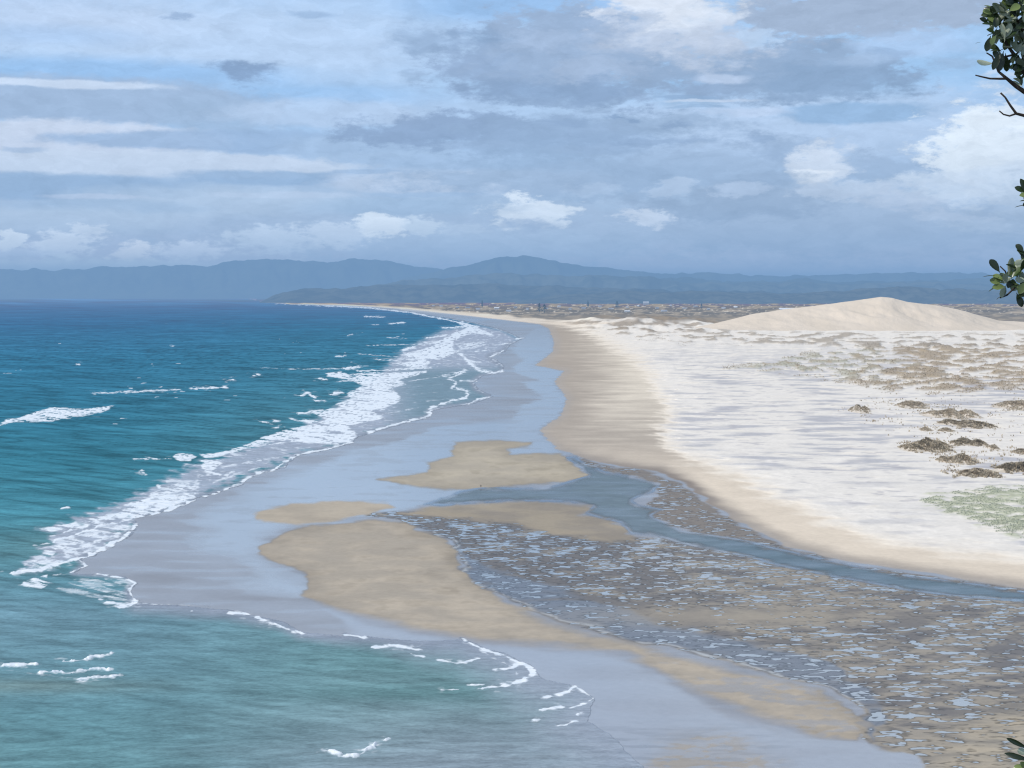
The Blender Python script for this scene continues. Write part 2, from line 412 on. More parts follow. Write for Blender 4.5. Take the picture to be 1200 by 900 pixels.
vegA = [(850, 432), (930, 416), (985, 408), (1060, 404), (1140, 403), (1400, 404), (1700, 410), (1700, 470), (1300, 468), (1200, 456), (1120, 462), (1040, 458), (985, 448), (930, 440)]
vegB = [(690, 384), (800, 385), (900, 388), (1200, 391), (1700, 395), (1700, 408), (1000, 410), (900, 406), (790, 402), (720, 396)]
vegC = [(1078, 586), (1130, 577), (1200, 570), (1330, 566), (1500, 580), (1500, 650), (1300, 642), (1200, 628), (1165, 619), (1120, 602)]
vegD = [(660, 378), (700, 370), (780, 368), (860, 376), (900, 384), (830, 389), (760, 391), (700, 388), (680, 384)]


def jitter(px, py, k=1.0, s=0):
    g = np.clip((py - Y0) / 260.0, 0.08, 2.0)
    a = fbm(px / (46 * g), py / (12 * g), 4, s)
    b = fbm(px / (46 * g) + 31, py / (12 * g) + 17, 4, s + 5)
    return px + 15 * k * g * a, py + 3.4 * k * g * b


def chart_rows():
    r = [347.9, 348.2, 348.5, 348.8]
    y = 349.0
    while y < 905:
        r.append(y)
        y += 0.42 if y < 372 else (0.6 if y < 470 else 0.8)
    while y < 1400: r.append(y); y += 9
    return np.array(r)


def chart_cols(a, b):
    c = [-1500, -1100, -800, -640, -520, -440] + list(np.arange(-380, -82, 4.0))
    x = -80.0
    while x < 1285: c.append(x); x += 1.25
    c += list(np.arange(1288, 1620, 3.0)) + [1640, 1700, 1780, 1950, 2300, 2800, 3400]
    c = np.array(c, float)
    return c[(c >= a) & (c <= b)]


# ------------------------------------------------------------------ sand sheet
rows, cols = chart_rows(), chart_cols(-1500, 3400)
NR, NC = len(rows), len(cols)
PX, PY = np.meshgrid(cols, rows)
px, py = PX.ravel(), PY.ravel()
g = np.clip((py - Y0) / 260.0, 0.05, 2.0)
jx, jy = jitter(px, py)
jx2, jy2 = jitter(px, py, 0.45, 9)
fb1 = fbm(px / 60, py / 9, 5, 21)
fb2 = fbm(px / 22, py / 5, 4, 33)
fb3 = fbm(px / 180, py / 45, 3, 44)
streak = fbm(px / 90 / (g + .3), py / 4.5 / (g + .3), 4, 51)
wetc = alb(140, 144, 156)
col = np.tile(wetc, (px.size, 1))
stw = fbm(px / 130, py / 7, 4, 58)
col *= (1 + 0.10 * fb3 + 0.07 * streak + .06 * stw)[:, None]
gloss = np.full(px.size, 0.52) + 0.16 * streak + 0.10 * fb3 + .22 * ss(.1, .5, stw)
pud = np.zeros(px.size); dry = np.zeros(px.size)

s_film = sdf(jx, jy, film, 60, 2.5)
wl_ = 1 + 3.2 * ss(430, 300, px + 40 * streak)
k = ss(-3.5 * wl_, 5 * wl_, s_film / (0.5 + g) + 7 * ss(430, 300, px) * streak) * ss(-.75, 0.1, streak + s_film / 12) * (.25 + .75 * ss(378, 440, py))
col = mix(col, alb(154, 164, 180), k); gloss = gloss + (0.92 + .10 * fb3 - .22 * ss(.05, .5, streak + .4 * fb2) - gloss) * k; col *= (1 - .10 * k * ss(.05, .5, streak + .4 * fb2))[:, None]
s_f2 = sdf(jx, jy, film2, 60, 1.5)
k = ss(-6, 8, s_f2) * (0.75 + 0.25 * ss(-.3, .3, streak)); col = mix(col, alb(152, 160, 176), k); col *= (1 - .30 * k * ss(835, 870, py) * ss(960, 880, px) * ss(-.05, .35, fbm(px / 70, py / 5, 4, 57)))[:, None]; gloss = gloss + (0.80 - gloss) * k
# ripple ground either side of the stream
s_E = sdf(jx, jy, ripE, 60, 1.5)
k = ss(-9, -1, s_E)
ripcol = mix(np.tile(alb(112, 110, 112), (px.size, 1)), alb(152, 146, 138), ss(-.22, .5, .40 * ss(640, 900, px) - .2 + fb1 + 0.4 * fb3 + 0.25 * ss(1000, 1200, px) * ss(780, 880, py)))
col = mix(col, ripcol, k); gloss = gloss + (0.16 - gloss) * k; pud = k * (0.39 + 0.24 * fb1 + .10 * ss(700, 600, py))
s_pool = sdf(jx, jy, pool_p, 60, 1.5)
kp = ss(-4, 6, s_pool) * k * ss(-.5, .2, streak + .3); pud = np.maximum(pud * (1 - .4 * kp), kp * (.40 + .16 * ss(760, 830, py))); col = mix(col, alb(106, 116, 134), kp * .9); gloss = gloss + (.34 - gloss) * kp * .9; rl_ = np.exp(-(seg_dist(jx, jy, [(505, 622), (524, 630), (537, 645), (541, 662), (553, 678), (600, 702), (645, 722), (690, 735), (760, 753), (830, 769), (900, 787), (960, 803), (1000, 828)], False, 1.6) / 1.7) ** 2) * ss(-.5, .1, fb2); col = mix(col, alb(190, 198, 208), .7 * rl_)
kmid = np.exp(-((px - 850) / 190) ** 2 - ((py - 722) / 12) ** 2)
col = mix(col, alb(158, 150, 138), kmid * 0.7); pud = pud * (1 - 0.6 * kmid)
s_F = sdf(jx, jy, ripF, 60, 1.5)
k = ss(-2, 3, s_F); col = mix(col, alb(128, 122, 118), k); gloss = gloss + (0.15 - gloss) * k; pud = pud * (1 - k) + k * (0.36 + 0.3 * fb1)
# tan bars
for nm, poly, c1, c2, w in (('A', barA, (172, 166, 157), (184, 177, 165), 2.2), ('B', barB, (168, 161, 152), (180, 172, 161), 2), ('C', barC, (167, 161, 154), (181, 173, 163), 3.0), ('D', barD, (146, 141, 136), (160, 153, 143), 3.5), ('L', barL, (162, 157, 148), (174, 167, 156), 26), ('S', barS, (160, 155, 150), (165, 159, 152), 16)):
    s_ = sdf(jx2 if nm in 'ABC' else jx, jy2 if nm in 'ABC' else jy, poly, 90, 1.6) + (2.2 * fb2 + 1.5 * streak)
    w *= 1.5
    if nm == 'C': s_ = s_ + 9 * streak * ss(540, 680, px)
    k = ss(-w, w, s_)
    if nm == 'C':                                   # lower, seaward edge fades out
        k = ss(-3, 3 + 14 * ss(690, 730, py) * (1 - ss(900, 1000, px)), s_)
    if nm == 'C': k = k * (1 - .45 * ss(740, 820, px) * ss(0, .35, streak + .5 * fb2))
    if nm == 'L': k = k * (0.55 + 0.45 * ss(-.2, .4, fb1))
    if nm == 'S': k = k * (0.35 + 0.5 * ss(-.1, .3, fb2 + streak))
    base = mix(np.tile(alb(*c1), (px.size, 1)), alb(*c2), ss(-.5, .5, fb1 + 0.5 * fb3))
    if nm in 'AC':
        damp = ss(0.16, 0.5, fb1 * 0.7 + fb2 * 0.5) * (0.35 if nm == 'A' else 0.25)
        base = base * (1 - damp * 0.45)[:, None]
        rim = np.exp(-(s_ / 2.0) ** 2) * 0.20 + ss(24, 0, s_ + 9 * fb2) * .15
        base = base * (1 - rim)[:, None]
    col = mix(col, base, k); gloss = gloss * (1 - 0.95 * k)
    pud = pud * (1 - k) + (k * 0.30 if nm in 'L' else (k * 0.05 if nm == 'D' else 0))
# damp marks on the big bar
for cx_, cy_, rx_, ry_ in ((490, 628, 26, 3), (520, 655, 12, 9), (505, 672, 22, 6), (640, 548, 26, 4), (480, 641, 10, 2.5), (528, 690, 18, 4)):
    e = ((jx - cx_) / rx_) ** 2 + ((jy - cy_) / ry_) ** 2
    col *= (1 - 0.17 * np.exp(-e) * ss(-.5, .3, fb2 + .3))[:, None]
# open beach: tan near the water, white above
s_b = sdf(jx2, jy2, beach, 60, 2.0)
kb = ss(-1.2, 1.2, s_b / (0.4 + g))
tan = mix(np.tile(alb(170, 164, 160), (px.size, 1)), alb(214, 208, 200), ss(6, 95, np.where(s_b < -900, 0, seg_dist(jx, jy, beach[7:32], False, 0.9)) + 26 * streak))
tan = mix(tan, alb(215, 206, 196), ss(505, 570, py) * ss(5, 28, s_b))
tan = tan * (1 + 0.05 * streak + 0.04 * fb1)[:, None]
rimb = np.exp(-((s_b - 3) / 7) ** 2) * ss(520, 560, py) * (1 - ss(800, 900, px))
tan = mix(tan, alb(128, 120, 117), np.clip(rimb, 0, 1) * 0.8)
col = mix(col, tan, kb); gloss = gloss * (1 - kb) + kb * 0.10 * ss(14, 0, s_b); pud = pud * (1 - kb)
s_w = sdf(jx + 12 * streak + 9 * fbm(px / 18 / (g + .2), py / 5 / (g + .2), 4, 167), jy + 2 * fb2, white, 90, 1.2)
kw = ss(-8, 8, s_w + 5 * streak) * kb
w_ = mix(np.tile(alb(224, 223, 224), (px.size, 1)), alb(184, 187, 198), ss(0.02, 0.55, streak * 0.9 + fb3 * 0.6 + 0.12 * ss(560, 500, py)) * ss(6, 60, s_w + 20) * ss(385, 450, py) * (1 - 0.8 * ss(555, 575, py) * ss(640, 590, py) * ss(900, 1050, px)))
w_ = mix(w_, alb(233, 230, 227), ss(.25, .7, fbm(px / 50 / (g + .3), py / 6 / (g + .3), 4, 71)) * 0.8)
w_ = mix(w_, alb(232, 224, 214), np.exp(-(s_w / 14) ** 2) * 0.7)
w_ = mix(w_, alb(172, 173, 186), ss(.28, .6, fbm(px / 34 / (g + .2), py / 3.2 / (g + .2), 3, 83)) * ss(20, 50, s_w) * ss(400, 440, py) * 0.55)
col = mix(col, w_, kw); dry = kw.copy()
fg = fbm(px / 13 / (g + .15), py / 1.9 / (g + .15), 3, 161); fg2 = fbm(px / 40 / (g + .15), py / 2.4 / (g + .15), 4, 163)
col = col * (1 + kw * (0.055 * fg + .07 * fg2 * ss(-.3, .3, fb3)) + (1 - kw) * .025 * fg)[:, None]
# far beach: thin bright strand line
far_line = np.exp(-(seg_dist(px, py, [(470, 362.3), (540, 368.5), (600, 374.8), (660, 380), (720, 382)]) / 1.3) ** 2)
col = mix(col, alb(222, 214, 206), far_line * 0.85)
far2 = np.exp(-(seg_dist(px, py, [(300, 354.6), (340, 356.6), (400, 357.6), (470, 361.4)]) / 0.8) ** 2)
col = mix(col, alb(215, 212, 210), far2 * 0.7)
# inland plain of scrub, heath and pasture behind the beach
s_i = sdf(jx2, py + 0.8 * fbm(px / 30, py / 6, 3, 90), inland, 60, 1.0)
ki = ss(-0.8, 1.0, s_i)
sn = fbm(px / 20, py / 2.3, 4, 97)
scr = mix(np.tile(alb(120, 127, 138), (px.size, 1)), alb(156, 155, 156), ss(-.10, .28, sn))
scr = mix(scr, alb(178, 173, 170), ss(.35, .7, fbm(px / 34, py / 1.8, 4, 101)) * 0.8)
scr = mix(scr, alb(206, 204, 202), ss(.42, .6, fbm(px / 4.5, py / 1.1, 2, 103)) * ss(353, 356, py) * ss(372, 366, py) * ss(470, 540, px) * .8)
scr = mix(scr, alb(112, 130, 150), 0.95 * ss(355.2, 353.4, py + .8 * fb1))
scr = mix(scr, alb(152, 148, 145), 0.5 * ss(366, 376, py))
col = mix(col, scr, ki); gloss *= (1 - ki); pud *= (1 - ki); dry = dry * (1 - ki)
# a far shore beyond the open sea stays dark
# dune field: low cover
vn = fbm(px / 24, py / 3.2, 4, 111); vn2 = fbm(px / 60, py / 12, 3, 117)
sA_ = sdf(jx, jy, vegA, 60, 2.5); sB_ = sdf(jx, jy, vegB, 60, 2.5); sC_ = sdf(jx, jy, vegC, 60, 1.5); sD_ = sdf(jx, jy, vegD, 60, 2)
kA = ss(-8, 16, sA_) * ss(-.12, .22, vn + 0.5 * vn2 + 0.10 * ss(950, 1150, px))
kB_ = ss(-5, 10, sB_) * ss(.0, .30, vn + 0.4 * vn2)
kC = ss(-6, 8, sC_ + 14 * vn) * ss(-.45, .15, vn + .1)
kD = ss(-3, 6, sD_) * ss(-.12, .28, vn + .4 * vn2)
vegcol = mix(np.tile(alb(182, 184, 174), (px.size, 1)), alb(168, 156, 142), ss(960, 1080, px + 90 * vn2))
vegcol = mix(vegcol, alb(182, 164, 136), ss(.1, .5, fbm(px / 12, py / 3, 3, 131)) * 0.6)
col = mix(col, vegcol, kA * 0.85); col = mix(col, alb(158, 150, 142), kB_ * 0.7); col = mix(col, alb(182, 190, 168), kC * 0.85); col = mix(col, alb(152, 144, 138), kD * 0.75)
# heights
zz = -0.03 * ss(-4, 12, sdf(px, py, sea_edge, 60, 1.5)) - 0.8 * ss(40, 120, sdf(px, py, sea_edge, 120, 1.5))
zz = np.where(sdf(px, py, sea_edge, 120, 1.5) < -900, np.where((py > 360) & (px < 300), -0.9, 0.0), zz)
zz = zz + 0.02
zz += 0.6 * ss(0, 60, s_b) + 2.0 * ss(-10, 60, s_w) * kw
zz += 0.12 * (ss(-2, 8, sdf(px, py, barA, 60)) + ss(-2, 8, sdf(px, py, barC, 60)) + ss(-2, 8, sdf(px, py, barB, 60)))
s_st = sdf(px, py, stream_p, 60, 1.2)
zz -= 0.10 * ss(-2, 4, s_st)
X, Y = ground(px, py, zz)
rel = kw * ss(478, 430, py) * (0.4 + 2.0 * ss(440, 400, py)) * (fbm(px / 26, py / 7, 4, 141) * 0.9 + 0.3) * ss(5, 40, s_w)
rel += kw * 0.35 * fbm(px / 40, py / 9, 4, 144) * ss(-5, 30, s_w)
rel += (kA * 2.2 + kB_ * 2.6) * ss(500, 440, py) + kC * 0.6
rel += ss(-6, 14, sD_) * (4 + 8 * fbm(px / 24, py / 8, 3, 147))
for cx_, cy_, rx_, ry_, hh in ((742, 380, 22, 3.5, 17), (700, 379, 22, 3, 5), (790, 378, 20, 3, 10), (690, 376.5, 15, 1.7, 9), (860, 384, 30, 3, 5)):
    rel += hh * np.exp(-(((px - cx_) / rx_) ** 2 + ((py - cy_) / ry_) ** 2))
    if cx_ in (742, 790): col = mix(col, alb(152, 145, 140), 0.75 * np.exp(-(((px - cx_) / rx_) ** 2 + ((py - cy_) / ry_) ** 2) * 1.2) * ss(-.6, .1, vn))
    if cx_ == 690: col = mix(col, alb(236, 230, 224), 0.95 * np.exp(-(((px - cx_) / rx_) ** 2 + ((py - cy_) / ry_) ** 2) * 1.0))
rel += ki * (1.5 + 6.0 * fbm(px / 28, py / 2.6, 3, 151)) * ss(352, 358, py)
Z = zz + rel
zz_rel = rel
ripple = np.clip(pud, 0, 1)
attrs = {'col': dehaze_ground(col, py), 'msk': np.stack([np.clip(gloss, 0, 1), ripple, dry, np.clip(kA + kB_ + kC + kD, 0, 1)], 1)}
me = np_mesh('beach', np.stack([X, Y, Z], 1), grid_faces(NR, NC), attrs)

m_sand, t = new_mat('sand')
geo = t.node('ShaderNodeNewGeometry'); pos = geo.outputs['Position']
ca = t.attr('col'); mk = t.attr('msk'); mks = t.sep(mk.outputs['Color'])
a_gl, a_pud, a_dry = mks[0], mks[1], mks[2]; a_veg = mk.outputs['Alpha']
n1 = t.noise(pos, 0.045, 5, 0.6); n2 = t.noise(pos, 0.4, 5, 0.65)
pr = t.vmath('MULTIPLY', pos, (0.52, 0.9, 1.0))
rp = t.noise(pr, 0.34, 1, 0.5, 0.35)                               # ripple troughs a few metres across
rp2 = t.noise(t.vmath('ADD', pr, (91., 13., 0)), 0.75, 1, 0.5, 0.3)
rpm = t.math('ADD', t.math('MULTIPLY', rp, 0.64), t.math('MULTIPLY', rp2, 0.36))
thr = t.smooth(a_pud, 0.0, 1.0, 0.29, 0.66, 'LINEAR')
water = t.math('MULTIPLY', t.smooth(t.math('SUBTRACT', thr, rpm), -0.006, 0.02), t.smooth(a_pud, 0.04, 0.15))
darkr = t.math('MULTIPLY', t.smooth(t.math('SUBTRACT', thr, rpm), -0.10, 0.0), t.smooth(a_pud, 0.1, 0.3))  # ripple lee-side shade painted into the albedo, along with the pools' wet margins
var = t.math('ADD', t.smooth(n1, 0.3, 0.7, -0.045, 0.045, 'LINEAR'), t.smooth(n2, 0.3, 0.7, -0.06, 0.06, 'LINEAR'))
c = t.vmath('MULTIPLY', ca.outputs['Color'], t.comb(*[t.math('ADD', var, 1.0)] * 3))
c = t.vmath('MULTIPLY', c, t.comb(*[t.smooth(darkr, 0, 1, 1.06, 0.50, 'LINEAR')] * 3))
c = t.mixc(t.math('MULTIPLY', water, 0.9), c, tuple(alb(160, 172, 184)))
vegn = t.math('MULTIPLY', a_veg, t.smooth(t.noise(pos, 0.25, 4, 0.7), 0.45, 0.7))
c = t.mixc(t.math('MULTIPLY', vegn, 0.35), c, (0.10, 0.10, 0.06))
gl = t.math('MAXIMUM', a_gl, t.math('MULTIPLY', water, 0.95))
fr = t.node('ShaderNodeFresnel'); fr.inputs[0].default_value = 1.4
fac = t.math('MULTIPLY', gl, t.math('ADD', t.math('MULTIPLY', fr.outputs[0], 0.85), 0.35), clamp=True)
bmp = t.node('ShaderNodeBump'); bmp.inputs['Strength'].default_value = 0.35; bmp.inputs['Distance'].default_value = 0.5
hgt = t.math('MULTIPLY', t.math('ADD', t.math('MULTIPLY', rpm, t.math('MULTIPLY', a_pud, 1.2)), t.math('MULTIPLY', n2, t.math('ADD', t.math('MULTIPLY', a_dry, 0.6), 0.1))), t.math('SUBTRACT', 1.0, water))
t.put(bmp.inputs['Height'], hgt)
df = t.node('ShaderNodeBsdfDiffuse'); t.put(df.inputs[0], c); t.l.new(bmp.outputs[0], df.inputs['Normal'])
gs = t.node('ShaderNodeBsdfGlossy'); gs.inputs['Roughness'].default_value = 0.17; gs.inputs[0].default_value = (1.0, 0.965, 0.93, 1)
t.l.new(t.mixs(fac, df.outputs[0], gs.outputs[0]), t.out.inputs[0])
o = link_mesh('beach', me, m_sand); tag(o, kind='structure')
SAND_REL = (cols, rows, Z.reshape(NR, NC))

# ------------------------------------------------------------------ sea sheet
cols_s = chart_cols(-1500, 960); rows_s = rows
PX, PY = np.meshgrid(cols_s, rows_s); px, py = PX.ravel(), PY.ravel()
g = np.clip((py - Y0) / 260.0, 0.05, 2.0)
jx, jy = jitter(px, py, 0.30, 3)
s = sdf(jx, jy, sea_edge, 4000, 1.6)
lacy = fbm(px / 26 / (g + .15), py / 6 / (g + .15), 5, 201)
lacy2 = fbm(px / 9 / (g + .15), py / 2.6 / (g + .15), 4, 207)
swell = fbm(px / 260 / (g + .25) + py / 300, (py - 0.02 * px) / 10 / (g + .2), 4, 211)
swf = fbm(px / 60 / (g + .25), (py + 0.05 * px) / 3.2 / (g + .2), 4, 217)

WASH = [(520, 385), (560, 380), (588, 385), (612, 397), (592, 412), (590, 436), (560, 448), (575, 464), (548, 474), (503, 489), (433, 508), (413, 520), (347, 534), (300, 556), (230, 584), (200, 598), (160, 607), (150, 627), (93, 656), (20, 672), (60, 640), (50, 622), (150, 585), (225, 545), (300, 520), (345, 505), (400, 470), (440, 440), (470, 410)]
ty = [348, 352, 360, 380, 420, 480, 540, 600, 660, 720, 780, 840, 900, 1400]
tcL = [(112, 152, 195), (104, 142, 186), (84, 125, 169), (66, 115, 158), (57, 113, 149), (56, 113, 143), (60, 118, 143), (72, 126, 148), (90, 137, 155), (110, 147, 166), (108, 147, 164), (103, 145, 159), (105, 146, 158), (107, 148, 160)]
tcR = [(112, 152, 195), (102, 141, 183), (82, 125, 168), (64, 118, 156), (62, 116, 147), (76, 124, 148), (86, 130, 149), (98, 140, 157), (104, 144, 160), (110, 147, 160), (110, 148, 158), (122, 150, 162), (134, 154, 170), (138, 156, 172)]
L_ = np.stack([np.interp(py, ty, [q[i] for q in tcL]) for i in range(3)], 1)
R_ = np.stack([np.interp(py, ty, [q[i] for q in tcR]) for i in range(3)], 1)
wc = mix(L_, R_, ss(80, 480, px + 20 * swell))
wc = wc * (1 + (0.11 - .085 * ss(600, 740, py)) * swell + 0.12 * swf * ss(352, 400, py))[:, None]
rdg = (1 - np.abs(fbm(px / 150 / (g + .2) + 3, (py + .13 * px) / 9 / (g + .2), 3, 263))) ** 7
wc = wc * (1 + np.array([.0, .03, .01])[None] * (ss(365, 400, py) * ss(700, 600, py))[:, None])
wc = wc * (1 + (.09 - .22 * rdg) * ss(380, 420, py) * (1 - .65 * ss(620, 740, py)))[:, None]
# shallow murk where sand is stirred up
murk = np.exp(-((px - 20) / 150) ** 2 - ((py - 804) / 9) ** 2) * 0.5 + np.exp(-((px - 110) / 120) ** 2 - ((py - 640) / 22) ** 2) * 0.35
wc = mix(wc, np.array([128., 146., 146.]), np.clip(murk, 0, 1))
wc = mix(wc, mix(np.array([176., 183., 206.])[None], np.array([134., 156., 176.]), np.clip(ss(440, 500, px) * ss(425, 440, py), 0, 1)), np.clip(ss(-5, 8, sdf(jx + 20 * lacy * np.minimum(g, 1), jy + 7 * lacy * np.minimum(g, 1), WASH, 30, 1.6)) * .85, 0, 1))
wc = mix(wc, np.array([88., 130., 136.]), 0.4 * np.exp(-((px - 480) / 140) ** 2 - ((py - 812) / 10) ** 2))

foam = np.zeros(px.size)
fstk = fbm(px / 44 / (g + .12) + 7, (py + .22 * px) / 3.6 / (g + .12), 4, 231)


def fpoly(pts, amt, w=2.0, lac=0.3, jit=1.0):
    global foam
    x_, y_ = px + (jx - px) * jit, py + (jy - py) * jit
    q = sdf(x_ + 3 * lacy * g, y_ + 1.2 * lacy * g, pts, 14, 1.8)
    kk = ss(-w, w, q) * amt * (1 - lac * ss(-.1, .5, -lacy2 - 0.4 * lacy)) * (1 - .78 * ss(.06, .42, fstk + .25 * lacy)) * (0.82 + .18 * ss(0, 7, q))
    foam = np.maximum(foam, kk)


def fline(pts, w, amt=1.0, lac=0.35, yk=2.2):
    global foam
    P = np.array([q[:2] for q in pts], float)
    m = (px > P[:, 0].min() - 25) & (px < P[:, 0].max() + 25) & (py > P[:, 1].min() - 14) & (py < P[:, 1].max() + 14)
    gg = g[m]
    g1 = np.minimum(gg, 1.0); x_ = px[m] + 3 * lacy[m] * g1 + 1.5 * lacy2[m] * g1; y_ = py[m] + 1.8 * lacy[m] * g1 + .8 * lacy2[m] * g1
    q = seg_dist(x_, y_, pts, False, yk) / (0.55 + 1.5 * ss(-.45, .5, fbm(px[m] / (11 * g1 + 3), py[m] / (5 * g1 + 2), 3, 251)))
    kk = np.exp(-(q / (w * 1.75)) ** 2) * amt * 1.05 * (1 - (lac + .25) * ss(-.1, .5, -lacy2[m] - .5 * lacy[m]))
    halo = np.exp(-(q / (w * 4.5 + 3)) ** 2) * .52 * amt * ss(-.1, .4, lacy[m] + .4 * lacy2[m]) * ss(-3, 2, y_ - 0 * y_ + 1) * (s[m] > 0)
    foam[m] = np.maximum(foam[m], np.maximum(kk, halo))


# thin lacy wash between breakers and the swash edge
washm = ss(-5, 8, sdf(jx + 20 * lacy * np.minimum(g, 1), jy + 7 * lacy * np.minimum(g, 1), WASH, 30, 1.6))
foam = washm * (0.12 + 0.50 * ss(-.1, .5, .7 * lacy + .3 * lacy2 - .5 * fstk)) * (1 - 0.55 * ss(440, 500, px) * ss(425, 440, py))
W1 = [(510, 400), (487, 400), (510, 404), (495, 409), (467, 416), (482, 420), (445, 420), (487, 423), (462, 425), (480, 432), (500, 431), (505, 424), (500, 421), (515, 422), (530, 416), (541, 411), (532, 409), (532, 401), (540, 395), (555, 391), (580, 394), (577, 391), (555, 382), (542, 376), (535, 378), (545, 385), (533, 389), (520, 396)]
W2 = [(380, 437), (400, 435), (412, 440), (440, 437), (475, 436), (500, 434), (500, 437), (470, 445), (476, 451), (460, 455), (470, 465), (467, 472), (450, 479), (436, 481), (447, 487), (447, 491), (407, 500), (417, 507), (420, 512), (407, 519), (375, 520), (330, 517), (315, 511), (342, 502), (365, 497), (382, 492), (362, 482), (405, 480), (392, 474), (410, 467), (405, 461), (425, 452), (407, 445), (387, 442)]
fpoly(W1, 1.0, 2.0, 0.15); fpoly(W2, 1.0, 2.2, 0.18)
fpoly([(532, 402), (570, 399), (572, 404), (556, 409), (540, 411)], 0.75, 2)
fpoly([(155, 588), (180, 581), (228, 577), (229, 583), (205, 594), (170, 603), (120, 612), (60, 623), (42, 620), (90, 611), (140, 600)], 0.98, 3, 0.5)
fpoly([(60, 640), (100, 622), (155, 610), (158, 618), (128, 638), (70, 660), (20, 671), (30, 662)], 0.72, 3, 0.65)
fpoly([(60, 690), (90, 676), (148, 677), (160, 685), (150, 697), (155, 707), (120, 702), (80, 696)], 0.56, 3, 0.4)
fpoly([(20, 686), (35, 680), (55, 673), (60, 680), (60, 685), (45, 690)], 1, 2)
fpoly([(-4, 497), (8, 492), (26, 488), (40, 483), (60, 477), (100, 479), (134, 475), (128, 481), (110, 486), (60, 494), (25, 495)], 1.0, 1.8, .35)
fpoly([(-5, 500), (8, 497), (4, 494)], 1, 1)
fpoly([(202, 536), (210, 531), (224, 531), (231, 535), (224, 541), (212, 541)], 1, 1.6)
fpoly([(232, 532), (262, 529), (296, 518), (310, 511), (335, 503), (346, 505), (325, 515), (300, 523), (262, 534), (240, 537)], 1, 1.6, .2)
fpoly([(236, 540), (258, 538), (262, 543), (248, 552), (262, 556), (275, 549), (276, 552), (264, 562), (246, 556), (234, 547)], .95, 1.6, .5)
fpoly([(205, 566), (235, 564), (233, 574), (200, 580), (165, 590), (175, 578)], .75, 3, .6)
